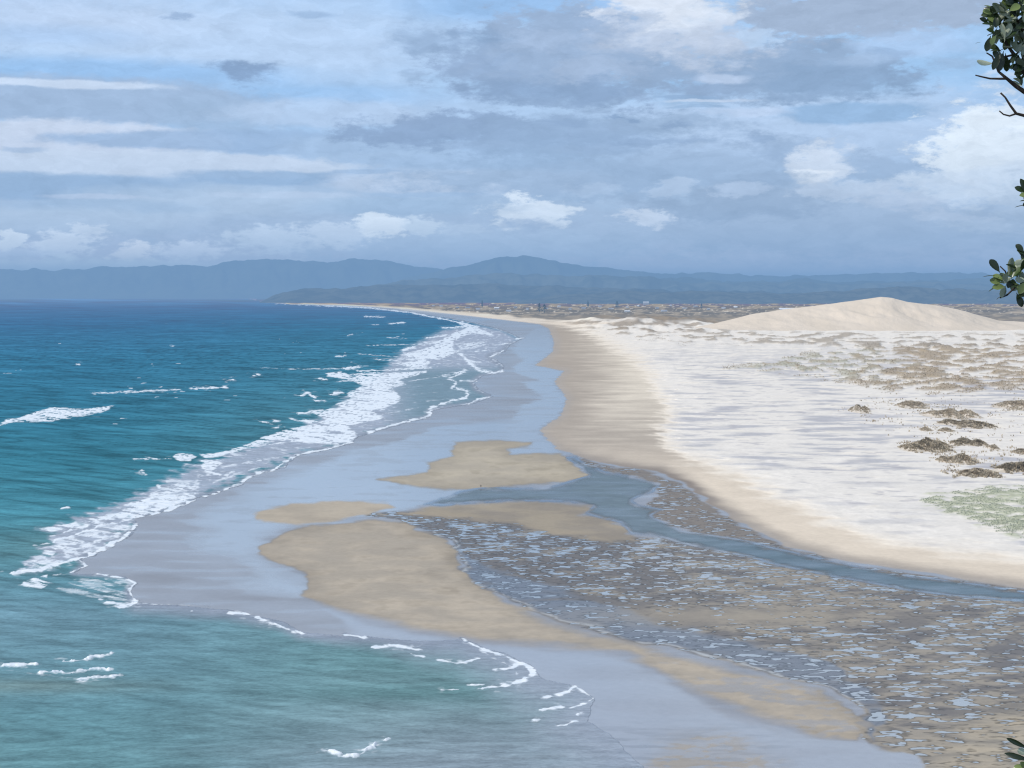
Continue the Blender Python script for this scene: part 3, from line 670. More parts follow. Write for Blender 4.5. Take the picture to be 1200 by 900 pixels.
L = [([(380, 358.2), (430, 360.5), (480, 366.2), (530, 376), (560, 383)], .9, 1), ([(310, 354.2), (340, 356.2), (380, 358.2)], .45, .8), ([(520, 384), (545, 383), (575, 392)], 1.2, .9),
     ([(605, 397), (615, 396)], .8, 1), ([(585, 404), (595, 402)], .8, .8), ([(558, 412), (573, 410)], 1, .9), ([(540, 415), (550, 425), (562, 434), (578, 437), (588, 435)], 1.5, .95), ([(550, 423), (562, 425)], 1, .9), ([(575, 418), (590, 411)], .9, .8),
     ([(428, 371), (450, 371.5)], .9, .9), ([(458, 379), (473, 378)], 1.1, .9), ([(436, 380.5), (443, 380.5)], .6, .7), ([(408, 393), (413, 392)], .9, .9), ([(453, 395.5), (476, 397)], .6, .7), ([(472, 411), (485, 407)], 1.6, 1), ([(394, 418), (404, 417)], 1, 1), ([(405, 432), (420, 430)], 1.6, 1), ([(340, 432.5), (400, 432)], .9, .7),
     ([(375, 444), (381, 445)], 1.4, 1), ([(353, 464), (361, 460.5), (369, 466)], 1, 1), ([(389, 462), (400, 460)], 1.6, 1), ([(371, 470), (380, 469)], 1.4, 1), ([(308, 495), (328, 494)], 1.1, 1), ([(325, 501), (330, 501)], 1.4, 1), ([(355, 493), (368, 494)], 1.4, 1),
     ([(535, 455), (545, 458), (548, 462), (545, 467), (530, 469), (505, 478), (503, 488), (480, 493), (450, 501), (433, 507)], 1.3, .95), ([(520, 440), (540, 437), (545, 434)], 1.8, .85), ([(530, 455), (535, 448), (525, 444), (545, 436)], 1.0, .8), ([(540, 446), (558, 447)], 1, .8), ([(548, 474), (560, 468), (577, 465)], 1.0, .9),
     ([(158, 538), (202, 537)], .8, .9), ([(413, 518), (385, 526), (350, 533), (335, 540), (320, 551), (300, 555), (285, 565), (265, 573), (240, 583)], 1.2, .85), ([(232, 558), (250, 556)], 1, .7), ([(230, 585), (200, 597), (162, 606)], 1.6, 1),
     ([(157, 607), (120, 616), (95, 624), (62, 636)], 1.8, .95), ([(159, 617), (154, 624), (130, 638), (110, 649), (80, 658), (45, 668), (12, 672)], 2.6, 1), ([(92, 655), (102, 663), (80, 671), (60, 674)], .9, .8), ([(115, 673), (146, 677), (160, 684), (152, 693), (155, 700), (163, 706)], 1.1, .9), ([(118, 703), (138, 707)], 2.2, .95), ([(134, 710), (150, 711), (162, 705)], 2.6, 1),
     ([(163, 709), (200, 708), (245, 710)], 1.0, .6), ([(223, 716), (225, 716)], 1.6, 1), ([(268, 718), (292, 720), (308, 726), (330, 734), (356, 743)], 1.8, .95), ([(272, 714), (300, 722)], 1.2, .7), ([(405, 744), (427, 747)], 1.6, .9), ([(434, 758), (460, 756), (490, 762)], 2.0, .9), ([(482, 767), (495, 769)], 1.4, .95), ([(515, 774), (535, 778), (545, 777), (560, 771)], 1.4, .85),
     ([(540, 747), (557, 757), (570, 762), (590, 768), (605, 775), (611, 778), (600, 783), (580, 785)], 1.5, .95), ([(560, 760), (585, 775), (600, 781), (606, 790)], 1.2, .6), ([(611, 777), (622, 783), (625, 789), (615, 796), (595, 803), (565, 807)], 2.2, 1), ([(548, 803), (566, 802)], 1.0, .9), ([(516, 809), (537, 808)], .9, .8), ([(640, 817), (655, 814), (668, 810), (675, 805)], 1.5, .95),
     ([(675, 805), (695, 818), (680, 826), (668, 830)], 1.0, .8), ([(632, 832), (658, 829)], 1.5, 1), ([(627, 845), (631, 844)], 1.4, 1), ([(655, 851), (665, 849), (674, 845)], 1.4, .9), ([(675, 838), (681, 836)], 1.2, .8), ([(383, 879), (400, 885), (415, 886), (428, 880), (441, 873)], 2.2, 1), ([(385, 880), (420, 880)], 1.4, .75), ([(452, 868), (456, 866)], 1, .9),
     ([(110, 461), (160, 459), (210, 457)], 1.5, .72), ([(225, 455), (265, 454)], 1.2, .98), ([(266, 446), (272, 445)], 1.2, 1), ([(297, 439.5), (302, 439)], 1.1, 1), ([(70, 484), (138, 491)], .8, .35), ([(90, 427), (93, 427)], .9, .9), ([(200, 405.5), (202, 405.5)], .7, .9), ([(74, 596), (80, 594)], 1.2, 1), ([(166, 552), (171, 556)], 1.4, 1), ([(186, 569), (188, 572)], 1.2, .9), ([(338, 432), (300, 431)], .7, .5),
     ([(76, 776), (100, 773), (128, 766)], 2.0, 1), ([(0, 782), (22, 781), (42, 779)], 1.8, 1), ([(48, 788), (85, 787), (126, 784)], 1.8, .98), ([(95, 797), (120, 793), (142, 791)], 2.4, .85), ([(0, 786), (60, 792), (100, 796)], 1.5, .4)]
L += [([(430, 405), (505, 403)], .8, .7), ([(420, 415), (480, 419)], .8, .6), ([(438, 421), (470, 423)], .9, .8), ([(385, 441), (440, 437)], 1.2, .9), ([(395, 447), (430, 446)], 1, .7), ([(350, 485), (385, 483)], 1.2, .9),
      ([(362, 482), (420, 478), (450, 480)], 1.5, .9), ([(340, 491), (365, 496)], 1.2, .8), ([(345, 508), (375, 503), (407, 501)], 1.6, .9), ([(300, 523), (345, 517), (395, 520)], 1.4, .75), ([(262, 548), (300, 540), (345, 533)], 1.3, .6), ([(250, 566), (285, 553), (320, 545)], 1.2, .6),
      ([(420, 435), (470, 433), (505, 431)], 1.2, .85), ([(500, 396), (545, 390)], 1.0, .9), ([(480, 447), (520, 441)], .8, .6), ([(470, 455), (520, 450)], .7, .4), ([(480, 463), (530, 458)], .7, .4), ([(485, 472), (520, 468)], .8, .5), ([(440, 487), (490, 478)], 1.0, .6), ([(520, 428), (560, 427)], .8, .5),
      ([(60, 628), (95, 618), (140, 604), (185, 590)], 1.6, .9), ([(40, 640), (80, 632), (110, 622)], 1.2, .7), ([(60, 652), (100, 640), (140, 625)], 1.5, .7), ([(150, 592), (200, 582), (228, 578)], 1.8, .95)]
for pts, w, am in L: fline(pts, w, am)
# scattered flecks out at sea
fl = ss(.86, 1.0, fbm(px / 26 / (g + .3), py / 4.2 / (g + .3), 3, 301) + 0.55 * fbm(px / 120, py / 30, 2, 303)) * 0.75 * (s > 15) * ss(360, 395, py) * (py < 640)
foam = np.maximum(foam, fl)
edge = np.exp(-((s - 1.5) / 1.8) ** 2) * (0.15 + 0.45 * ss(-.2, .3, lacy)) * ss(700, 640, py)
foam = np.maximum(foam, edge * (py > 356))
wd = 9 + 90 * ss(700, 800, py) * ss(330, 620, px) + 24 * ss(690, 720, py) * ss(600, 150, px)
wd = np.where(py < 400, 3.0, wd)
shal = ss(0, 1, s / wd)
shal = np.where((py < 360) | (px < -100), 1.0, shal) * (1 - 0.30 * ss(800, 880, py) * ss(380, 640, px))
shore_c = mix(np.array([142., 147., 160.])[None] + np.zeros((px.size, 3)), np.array([158., 166., 179.]), ss(740, 790, py)) * (1 + .10 * fbm(px / 60, py / 4, 4, 241))[:, None]
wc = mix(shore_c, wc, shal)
alpha = ss(-.2, .2, s + .8 * lacy)
alpha = np.maximum(alpha, ss(.5, .9, foam) * (s > -6))
alpha = np.maximum(alpha, 0.0)
foam = foam * ss(-5, -1, s)
zw = 0.07 + ss(.5, 1.0, foam) * 0.5 * ss(30, 90, s) + 0.9 * ss(15, 80, s) * (swell + 0.35 * swf) * 0.6 * ss(355, 420, py)
zw = np.maximum(zw, 0.06)
wc_final = wc
X, Y = ground(px, py, 0.06)
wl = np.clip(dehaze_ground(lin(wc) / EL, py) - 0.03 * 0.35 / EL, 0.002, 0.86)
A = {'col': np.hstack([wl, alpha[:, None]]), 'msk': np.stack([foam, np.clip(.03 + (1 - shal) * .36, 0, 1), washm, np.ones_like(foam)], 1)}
keep = (s > -6)
V, Fc, A = compact(np.stack([X, Y, zw], 1), grid_faces(len(rows_s), len(cols_s), keep), A)
me = np_mesh('sea', V, Fc, A)
m_sea, t = new_mat('sea_water')
geo = t.node('ShaderNodeNewGeometry'); pos = geo.outputs['Position']
ca = t.attr('col'); mk = t.attr('msk'); fo = t.sep(mk.outputs['Color'])[0]
lp = t.vmath('MULTIPLY', pos, (0.6, 1.0, 1.0))
w1 = t.noise(lp, 0.07, 4, 0.6, 0.4); w2 = t.noise(t.vmath('MULTIPLY', pos, (0.36, 1, 1)), 0.30, 5, 0.62, 0.5); w3 = t.noise(pos, 0.9, 4, 0.6)
fz = t.noise(t.vmath('MULTIPLY', pos, (0.5, 1, 1)), 0.42, 7, 0.75, 0.4)
fm = t.smooth(t.math('ADD', fo, t.math('MULTIPLY', t.math('SUBTRACT', fz, 0.5), t.smooth(fo, 0.0, 1.0, 1.1, 0.55, 'LINEAR'))), 0.24, 0.86)
vv = t.math('ADD', t.smooth(w1, 0.3, 0.7, 0.92, 1.08, 'LINEAR'), t.math('ADD', t.smooth(w2, 0.3, 0.7, -0.22, 0.22, 'LINEAR'), t.smooth(t.noise(t.vmath('MULTIPLY', pos, (0.6, 1, 1)), 1.1, 3, 0.6, 0.5), 0.35, 0.65, -0.12, 0.12, 'LINEAR')))
c = t.vmath('MULTIPLY', ca.outputs['Color'], t.comb(vv, vv, vv))
bmp = t.node('ShaderNodeBump'); bmp.inputs['Strength'].default_value = 0.9; bmp.inputs['Distance'].default_value = 1.0
t.put(bmp.inputs['Height'], t.math('ADD', t.math('MULTIPLY', w1, 2.2), t.math('ADD', t.math('MULTIPLY', w2, 0.9), t.math('MULTIPLY', w3, 0.15))))
df = t.node('ShaderNodeBsdfDiffuse'); t.put(df.inputs[0], c)
gs = t.node('ShaderNodeBsdfGlossy'); gs.inputs['Roughness'].default_value = 0.24; gs.inputs[0].default_value = (0.92, 0.96, 1, 1)
t.l.new(bmp.outputs[0], gs.inputs['Normal'])
body = t.mixs(t.sep(mk.outputs['Color'])[1], df.outputs[0], gs.outputs[0])
fd = t.node('ShaderNodeBsdfDiffuse')
t.put(fd.inputs[0], t.mixc(t.smooth(fz, 0.3, 0.7), (0.56, 0.64, 0.72), (0.82, 0.85, 0.86)))
tr = t.node('ShaderNodeBsdfTransparent')
aa = t.math('MAXIMUM', ca.outputs['Alpha'], 0.0)
body = t.mixs(aa, tr.outputs[0], body)
t.l.new(t.mixs(fm, body, fd.outputs[0]), t.out.inputs[0])
o = link_mesh('sea', me, m_sea); tag(o, kind='structure')

# ------------------------------------------------------------------ stream and lagoon water
rr = rows[(rows > 500) & (rows < 900)]; cc = chart_cols(430, 2000)
PX, PY = np.meshgrid(cc, rr); px, py = PX.ravel(), PY.ravel()
g = np.clip((py - Y0) / 260.0, 0.05, 2.0)
jx, jy = jitter(px, py, 0.22, 13)
s = sdf(jx, jy, stream_p, 60, 1.3)
al = ss(-1, 7, s + 3.0 * fbm(px / 26, py / 5, 4, 411))
rip = fbm(px / 30, py / 3, 4, 401)
rim = np.exp(-((s - .6) / 1.6) ** 2) * ss(-.5, .2, fbm(px / 24, py / 7, 3, 405))
wcol = mix(np.tile(alb(114, 132, 145), (px.size, 1)), alb(102, 124, 140), ss(700, 900, px))
wcol = wcol * (1 + .12 * rip + .10 * fbm(px / 90, py / 14, 3, 409))[:, None]
A = {'col': np.hstack([wcol, (al * 0.9)[:, None]]), 'rim': rim * 0.8}
X, Y = ground(px, py, 0.035)
V, Fc, A = compact(np.stack([X, Y, np.full(px.size, 0.035)], 1), grid_faces(len(rr), len(cc), s > -5), A)
me = np_mesh('stream', V, Fc, A)
m_str, t = new_mat('stream_water')
geo = t.node('ShaderNodeNewGeometry'); pos = geo.outputs['Position']
ca = t.attr('col'); rm = t.attr('rim')
w2 = t.noise(t.vmath('MULTIPLY', pos, (0.4, 1, 1)), 0.5, 5, 0.6, 0.3)
vv = t.smooth(w2, 0.3, 0.7, 0.88, 1.12, 'LINEAR')
bmp = t.node('ShaderNodeBump'); bmp.inputs['Strength'].default_value = 0.15; bmp.inputs['Distance'].default_value = 0.5; t.put(bmp.inputs['Height'], w2)
df = t.node('ShaderNodeBsdfDiffuse'); t.put(df.inputs[0], t.vmath('MULTIPLY', ca.outputs['Color'], t.comb(vv, vv, vv)))
gs = t.node('ShaderNodeBsdfGlossy'); gs.inputs['Roughness'].default_value = 0.15; t.l.new(bmp.outputs[0], gs.inputs['Normal'])
body = t.mixs(t.smooth(t.noise(t.vmath('MULTIPLY', pos, (0.25, .5, 1)), 0.12, 4, 0.6), 0.4, 0.65, 0.12, 0.42, 'LINEAR'), df.outputs[0], gs.outputs[0])
tr = t.node('ShaderNodeBsdfTransparent'); gs2 = t.node('ShaderNodeBsdfGlossy'); gs2.inputs['Roughness'].default_value = 0.08
body = t.mixs(ca.outputs['Alpha'], tr.outputs[0], body)
t.l.new(t.mixs(rm.outputs['Fac'], body, gs2.outputs[0]), t.out.inputs[0])
o = link_mesh('stream', me, m_str); tag(o, kind='structure')


# ------------------------------------------------------------------ hills
def hill_range(name, prof, dist, depth, base_py, c1, c2, nscale, rough=1.0, x0=None, x1=None, seed=0, front=0.45, dcurve=None):
    """prof: skyline (px, py).  A real ridge of land, its crest 'dist' metres away."""
    P = np.array(prof, float)
    xs = np.arange(P[0, 0], P[-1, 0] + 1, 2.0)
    crest = np.interp(xs, P[:, 0], P[:, 1])
    crest = crest + rough * (3.2 * fbm(xs / 75, xs * 0 + seed + .37, 5, seed, .5) + 2.4 * fbm(xs / 24, xs * 0 + seed + .61, 4, seed + 4) + .5 * fbm(xs / 9, xs * 0 + seed + .37, 3, seed + 3))
    nv = 27
    vs = np.linspace(0, 1, nv)
    V = []
    for j, v in enumerate(vs):
        d = dist - depth * (0.5 - v) if dcurve is None else dcurve(xs) - depth * (0.5 - v)
        dd = (dist if dcurve is None else dcurve(xs))
        hmax = H - (crest - Y0) / F * dd / 1.0
        # half profile up, then down behind
        q = v / 0.5 if v <= 0.5 else (1 - v) / 0.5
        sh = np.clip(q, 0, 1) ** 0.85
        n = 1.5 * fbm(xs / 28 + 0.8 * v, np.full(xs.shape, v * 2.2 + .3), 4, seed + 9)
        z = np.maximum(hmax, 2) * sh * (1 + 0.45 * n * np.clip((1 - q) * 2, 0, 1))
        if v < 0.5: z = np.minimum(z, (H - (crest - Y0) / F * d) * 0.985)
        X = (xs - 600) / F * d
        V.append(np.stack([X, d + 0 * X, z - 3], 1))
    V = np.concatenate(V)
    me = np_mesh(name, V, grid_faces(nv, len(xs))[:, ::-1])
    m, t = new_mat(name)
    geo = t.node('ShaderNodeNewGeometry'); pos = geo.outputs['Position']
    n = t.noise(pos, nscale, 6, 0.65)
    df = t.node('ShaderNodeBsdfDiffuse'); t.put(df.inputs[0], t.mixc(t.smooth(n, 0.38, 0.62), tuple(c1), tuple(c2)))
    t.l.new(df.outputs[0], t.out.inputs[0])
    o = link_mesh(name, me, m); tag(o, kind='structure')
    return o


FOR1, FOR2 = (0.028, 0.042, 0.030), (0.065, 0.078, 0.050)
hill_range('distant_hills', [(-900, 318), (-400, 312), (-100, 316), (0, 314), (60, 317), (130, 313), (200, 311), (240, 310), (290, 305), (330, 304), (380, 306), (440, 304), (480, 311), (510, 316), (530, 318), (560, 320), (640, 330), (700, 340), (760, 352)],
           37500, 5000, 350, FOR1, FOR2, 0.0012, 1.1, seed=2)
hill_range('mountains', [(440, 346), (480, 326), (510, 317), (530, 311), (560, 307), (575, 303), (590, 300), (622, 300), (640, 303), (660, 309), (690, 311), (730, 317), (790, 321), (860, 321), (930, 323), (1000, 321), (1060, 320), (1140, 319), (1200, 322), (1500, 316), (2100, 322), (3000, 318)],
           33000, 4500, 350, FOR1, FOR2, 0.0012, 1.0, seed=12)
hill_range('inland_hills', [(620, 350), (650, 332), (700, 328), (760, 326), (830, 329), (900, 327), (980, 330), (1040, 329), (1110, 326), (1200, 330), (1500, 324), (2100, 330), (3000, 326)],
           26000, 4000, 352, FOR1, FOR2, 0.0014, 1.4, seed=31)
hill_range('foothills', [(380, 352), (420, 338), (470, 328), (520, 325), (560, 322), (600, 320), (650, 323), (700, 322), (760, 325), (800, 330), (860, 331), (930, 330), (1000, 333), (1080, 331), (1150, 334), (1200, 336), (1500, 332), (2100, 334), (3000, 330)],
           23000, 3000, 353, (0.045, 0.06, 0.05), (0.10, 0.11, 0.085), 0.002, 1.0, seed=71)
hill_range('headland', [(304, 354.2), (312, 349), (322, 345), (350, 339), (375, 337), (400, 338), (440, 334), (480, 332), (540, 333), (600, 334), (650, 335), (700, 337), (760, 338), (820, 340), (900, 342), (980, 346), (1040, 352)],
           18800, 2400, 354, (0.03, 0.04, 0.035), (0.08, 0.085, 0.065), 0.003, .8, seed=43)
hill_range('forest_ridge', [(596, 356), (612, 351), (640, 347), (680, 345), (720, 342), (760, 341), (800, 341.5), (850, 342), (900, 344), (950, 343), (1000, 339), (1050, 336), (1120, 337), (1200, 341), (1500, 335), (2100, 342), (3000, 340)],
           16300, 1500, 358, (0.05, 0.058, 0.05), (0.095, 0.10, 0.08), 0.006, .9, seed=57)


# ------------------------------------------------------------------ the big bare dune
def big_dune():
    crest = [(815, 383), (840, 378), (880, 368), (920, 362), (960, 357), (1000, 352), (1020, 349), (1032, 347), (1045, 348.5), (1062, 353), (1075, 355), (1100, 357.5), (1130, 364), (1150, 370), (1170, 375), (1200, 377), (1260, 374), (1330, 366), (1420, 360), (1520, 368), (1620, 380)]
    P = np.array(crest, float)
    xs = np.arange(815, 1620, 1.6)
    cy = np.interp(xs, P[:, 0], P[:, 1]) + 0.35 * fbm(xs / 22, xs * 0, 4, 61)
    d0 = 4200.0
    dc = d0 + 0 * xs
    nv = 70
    V = []
    for v in np.linspace(0, 1, nv):
        # v from front foot (0) via crest (.62) to back foot (1)
        base_d = 4150 - 250 * ss(900, 1000, xs) * 0
        dfront = H * F / (389 - Y0)
        if v <= .62:
            q = v / .62; d = dfront + (d0 - dfront) * q
            hc = H - (cy - Y0) / F * d0
            k_ = 0.22
            z = hc * ((1 - k_) * q ** 1.05 + k_ * q ** 2.0)
            z = z * (1 + 0.34 * fbm(xs / 55 + 1.4 * q, q * 1.6 + xs * 0 + .2, 4, 66) * math.sin(math.pi * q)) + 1.5 * math.sin(math.pi * q) * fbm(xs / 14, q * 9 + xs * 0, 3, 68)
        else:
            q = (1 - v) / .38; d = d0 + 250 * (1 - q)
            hc = H - (cy - Y0) / F * d0
            z = hc * q
        X = (xs - 600) / F * d
        V.append(np.stack([X, d + 0 * X, z - 0.5], 1))
    V = np.concatenate(V)
    me = np_mesh('sand_dune', V, grid_faces(nv, len(xs))[:, ::-1])
    m, t = new_mat('dune_sand')
    geo = t.node('ShaderNodeNewGeometry'); pos = geo.outputs['Position']
    n = t.noise(t.vmath('MULTIPLY', pos, (1, .4, 1.5)), 0.012, 5, 0.6); n2 = t.noise(t.vmath('MULTIPLY', pos, (1, .35, 1)), 0.08, 6, 0.65)
    cc_ = t.mixc(t.smooth(n, 0.35, 0.65), tuple(alb(233, 220, 205)), tuple(alb(226, 213, 197)))
    bmp = t.node('ShaderNodeBump'); bmp.inputs['Strength'].default_value = 0.75; bmp.inputs['Distance'].default_value = 4.0
    t.put(bmp.inputs['Height'], t.math('ADD', t.math('MULTIPLY', n, 2.0), t.math('MULTIPLY', n2, .4)))
    df = t.node('ShaderNodeBsdfDiffuse'); t.put(df.inputs[0], cc_); t.l.new(bmp.outputs[0], df.inputs['Normal'])
    t.l.new(df.outputs[0], t.out.inputs[0])
    tag(link_mesh('sand_dune', me, m), kind='structure')


big_dune()

# ------------------------------------------------------------------ headland under the viewer's feet (below the frame)
n = 60
gx = np.linspace(-60, 60, n); gy = np.linspace(-60, 55, n)
GX, GY = np.meshgrid(gx, gy); gx_, gy_ = GX.ravel(), GY.ravel()


def hillz(x, y):
    fwd = np.clip(y - 0.6, 0, None)
    z = 98.4 - 0.72 * fwd - 0.028 * fwd ** 2 * (fwd < 40) - 45 * (fwd >= 40) - 0.012 * x ** 2 * 0.6
    return np.maximum(z + 0.25 * fbm(x / 5, y / 5, 4, 500), -1)


me = np_mesh('viewpoint_hill', np.stack([gx_, gy_, hillz(gx_, gy_)], 1), grid_faces(n, n)[:, ::-1])
m_hill = simple_mat('hill_turf', (0.06, 0.08, 0.035), (0.11, 0.10, 0.06), 1.2)
tag(link_mesh('viewpoint_hill', me, m_hill), kind='structure')


# ================================================================== vegetation on the dunes
def sand_height(px_, py_):
    c_, r_, Zg = SAND_REL
    i = np.clip(np.searchsorted(r_, py_) - 1, 0, len(r_) - 2); j = np.clip(np.searchsorted(c_, px_) - 1, 0, len(c_) - 2)
    fy = (py_ - r_[i]) / (r_[i + 1] - r_[i]); fx = (px_ - c_[j]) / (c_[j + 1] - c_[j])
    return (Zg[i, j] * (1 - fx) * (1 - fy) + Zg[i, j + 1] * fx * (1 - fy) + Zg[i + 1, j] * (1 - fx) * fy + Zg[i + 1, j + 1] * fx * fy)


def tuft_mesh(name, X, Y, Z, size, shade, blades=6, seed=0):
    """spiky tufts of leaf blades, every blade a bent tapering strip"""
    r = np.random.default_rng(seed)
    n = len(X)
    N = n * blades
    x = np.repeat(X, blades); y = np.repeat(Y, blades); z = np.repeat(Z, blades); sz = np.repeat(size, blades) * r.uniform(.6, 1.25, N)
    a = r.uniform(0, 2 * np.pi, N); lean = r.uniform(.25, 1.0, N)
    x = x + np.cos(a) * sz * .18; y = y + np.sin(a) * sz * .18
    ca_, sa_ = np.cos(a), np.sin(a)
    w = sz * r.uniform(.12, .22, N)
    wx, wy = -sa_ * w, ca_ * w
    p0 = np.stack([x - wx, y - wy, z - .15 * sz], 1); p1 = np.stack([x + wx, y + wy, z - .15 * sz], 1)
    mx, my, mz = x + ca_ * lean * sz * .35, y + sa_ * lean * sz * .35, z + sz * .6
    p2 = np.stack([mx + wx * .8, my + wy * .8, mz], 1); p3 = np.stack([mx - wx * .8, my - wy * .8, mz], 1)
    tx, ty_, tz = x + ca_ * lean * sz * .9, y + sa_ * lean * sz * .9, z + sz * (1.0 - .35 * lean)
    p4 = np.stack([tx, ty_, tz], 1)
    V = np.stack([p0, p1, p2, p3, p4], 1).reshape(-1, 3)
    b = np.arange(N)[:, None] * 5
    Fc = np.concatenate([b + [0, 1, 2], b + [0, 2, 3], b + [3, 2, 4]])
    sh = np.repeat(np.repeat(shade, blades) + r.normal(0, .12, N), 5)
    return np_mesh(name, V, Fc, {'shade': np.clip(sh, 0, 1)}, smooth=False)


def veg_mat(name, cA, cB, cC):
    m, t = new_mat(name)
    a = t.attr('shade').outputs['Fac']
    r = t.node('ShaderNodeValToRGB'); t.put(r.inputs[0], a)
    r.color_ramp.elements[0].color = (*cA, 1); r.color_ramp.elements[1].color = (*cC, 1)
    e = r.color_ramp.elements.new(.5); e.color = (*cB, 1)
    df = t.node('ShaderNodeBsdfDiffuse'); t.put(df.inputs[0], r.outputs[0])
    tl = t.node('ShaderNodeBsdfTranslucent'); t.put(tl.inputs[0], r.outputs[0])
    t.l.new(t.mixs(.25, df.outputs[0], tl.outputs[0]), t.out.inputs[0])
    return m


m_marram = veg_mat('dune_grass', (0.30, 0.23, 0.15), (0.50, 0.41, 0.29), (0.68, 0.60, 0.47))
m_olive = veg_mat('olive_scrub', (0.25, 0.20, 0.13), (0.45, 0.375, 0.26), (0.62, 0.54, 0.42))
m_pale = veg_mat('pale_groundcover', (0.30, 0.33, 0.24), (0.44, 0.47, 0.37), (0.62, 0.63, 0.54))


def scatter(poly, n, thr, nx, ny, seed, bias=0.0, pad=20):
    P = np.array(poly, float)
    r = np.random.default_rng(seed)
    x = r.uniform(P[:, 0].min() - 5, min(P[:, 0].max(), 1480), n); y = r.uniform(P[:, 1].min() - 2, P[:, 1].max(), n)
    q = sdf(x, y, poly, pad, 2.0)
    nn = fbm(x / nx, y / ny, 4, 111) + 0.5 * fbm(x / 60, y / 12, 3, 117)
    m = (q + 10 * nn > 0) & (nn + bias > thr + 0.25 * r.normal(0, .35, n))
    return x[m], y[m]


x, y = scatter(vegA, 42000, 0.0, 24, 3.2, 1, 0.0)
x2, y2 = scatter([(1040, 458), (1400, 458), (1400, 560), (1120, 560), (1060, 520), (985, 480)], 9000, .22, 24, 3.2, 5, 0.0); x, y = np.concatenate([x, x2]), np.concatenate([y, y2])
x2, y2 = scatter(vegB, 9000, .05, 24, 3.2, 6, 0.0); x, y = np.concatenate([x, x2]), np.concatenate([y, y2])
z = sand_height(x, y); X, Y = ground(x, y, 0.0)
X, Y = ground(x, y, 2.62)
shd = np.clip(0.5 + 0.4 * fbm(x / 30, y / 6, 3, 600), 0, 1)
o = link_mesh('dune_scrub', tuft_mesh('dune_scrub', X, Y, z, np.full(len(x), 1.05) * rng.uniform(.6, 1.5, len(x)), shd, 4, 3), m_marram)
tag(o, 'brown and olive low scrub scattered over the white dune field', 'dune scrub', kind='stuff')
x, y = scatter(vegC, 66000, -0.10, 24, 3.2, 2, 0.0)
z = sand_height(x, y); X, Y = ground(x, y, 2.62)
o = link_mesh('groundcover', tuft_mesh('groundcover', X, Y, z, rng.uniform(.22, .5, len(x)), rng.uniform(.3, 1, len(x)), 5, 4), m_pale)
tag(o, 'pale green creeping ground cover on the white sand at the right edge', 'ground cover', kind='stuff')

m_mound = simple_mat('mound_sand', tuple(alb(222, 216, 210)), tuple(alb(200, 192, 182)), .3)
HUM = [
    # px range, py top, py base, colour, label
    (1048, 1093, 467, 477, 0, 'thin brown grassy hummock farthest up the beach, left end of the topmost row'),
    (1092, 1137, 474, 489, 0, 'broad brown grassy hummock trailing down the white sand in the upper row'),
    (1111, 1160, 488, 500, 1, 'ragged olive hummock with spiky scrub just below the broad brown one'),
    (1077, 1092, 499, 505, 0, 'very small dark hummock alone on the sand, leftmost of two tiny ones'),
    (1100, 1116, 500, 506, 0, 'very small dark hummock beside the slightly smaller one on its left'),
    (1057, 1108, 508, 526, 1, 'large olive and brown hummock with a steep bare sand foot on its left'),
    (1108, 1146, 511, 521, 1, 'low sparse olive hummock trailing right from the large one'),
    (1104, 1146, 527, 542, 0, 'golden brown grass hummock spreading flat over white sand'),
    (1157, 1172, 519, 527, 0, 'small dark pointed hummock standing above the golden brown ones'),
    (1115, 1166, 547, 558, 0, 'long rust brown hummock nearest to the green ground cover'),
    (1171, 1222, 537, 552, 1, 'large brown and green hummock cut by the right edge of the photo'),
    (1188, 1222, 524, 532, 0, 'small brown hummock at the right edge above the large cut one'),
    (1169, 1226, 464, 479, 0, 'wide reddish brown hummock at the right edge in the upper row'),
    (995, 1018, 471, 483, 1, 'small isolated pair of grass clumps far left on the bare sand'),
]
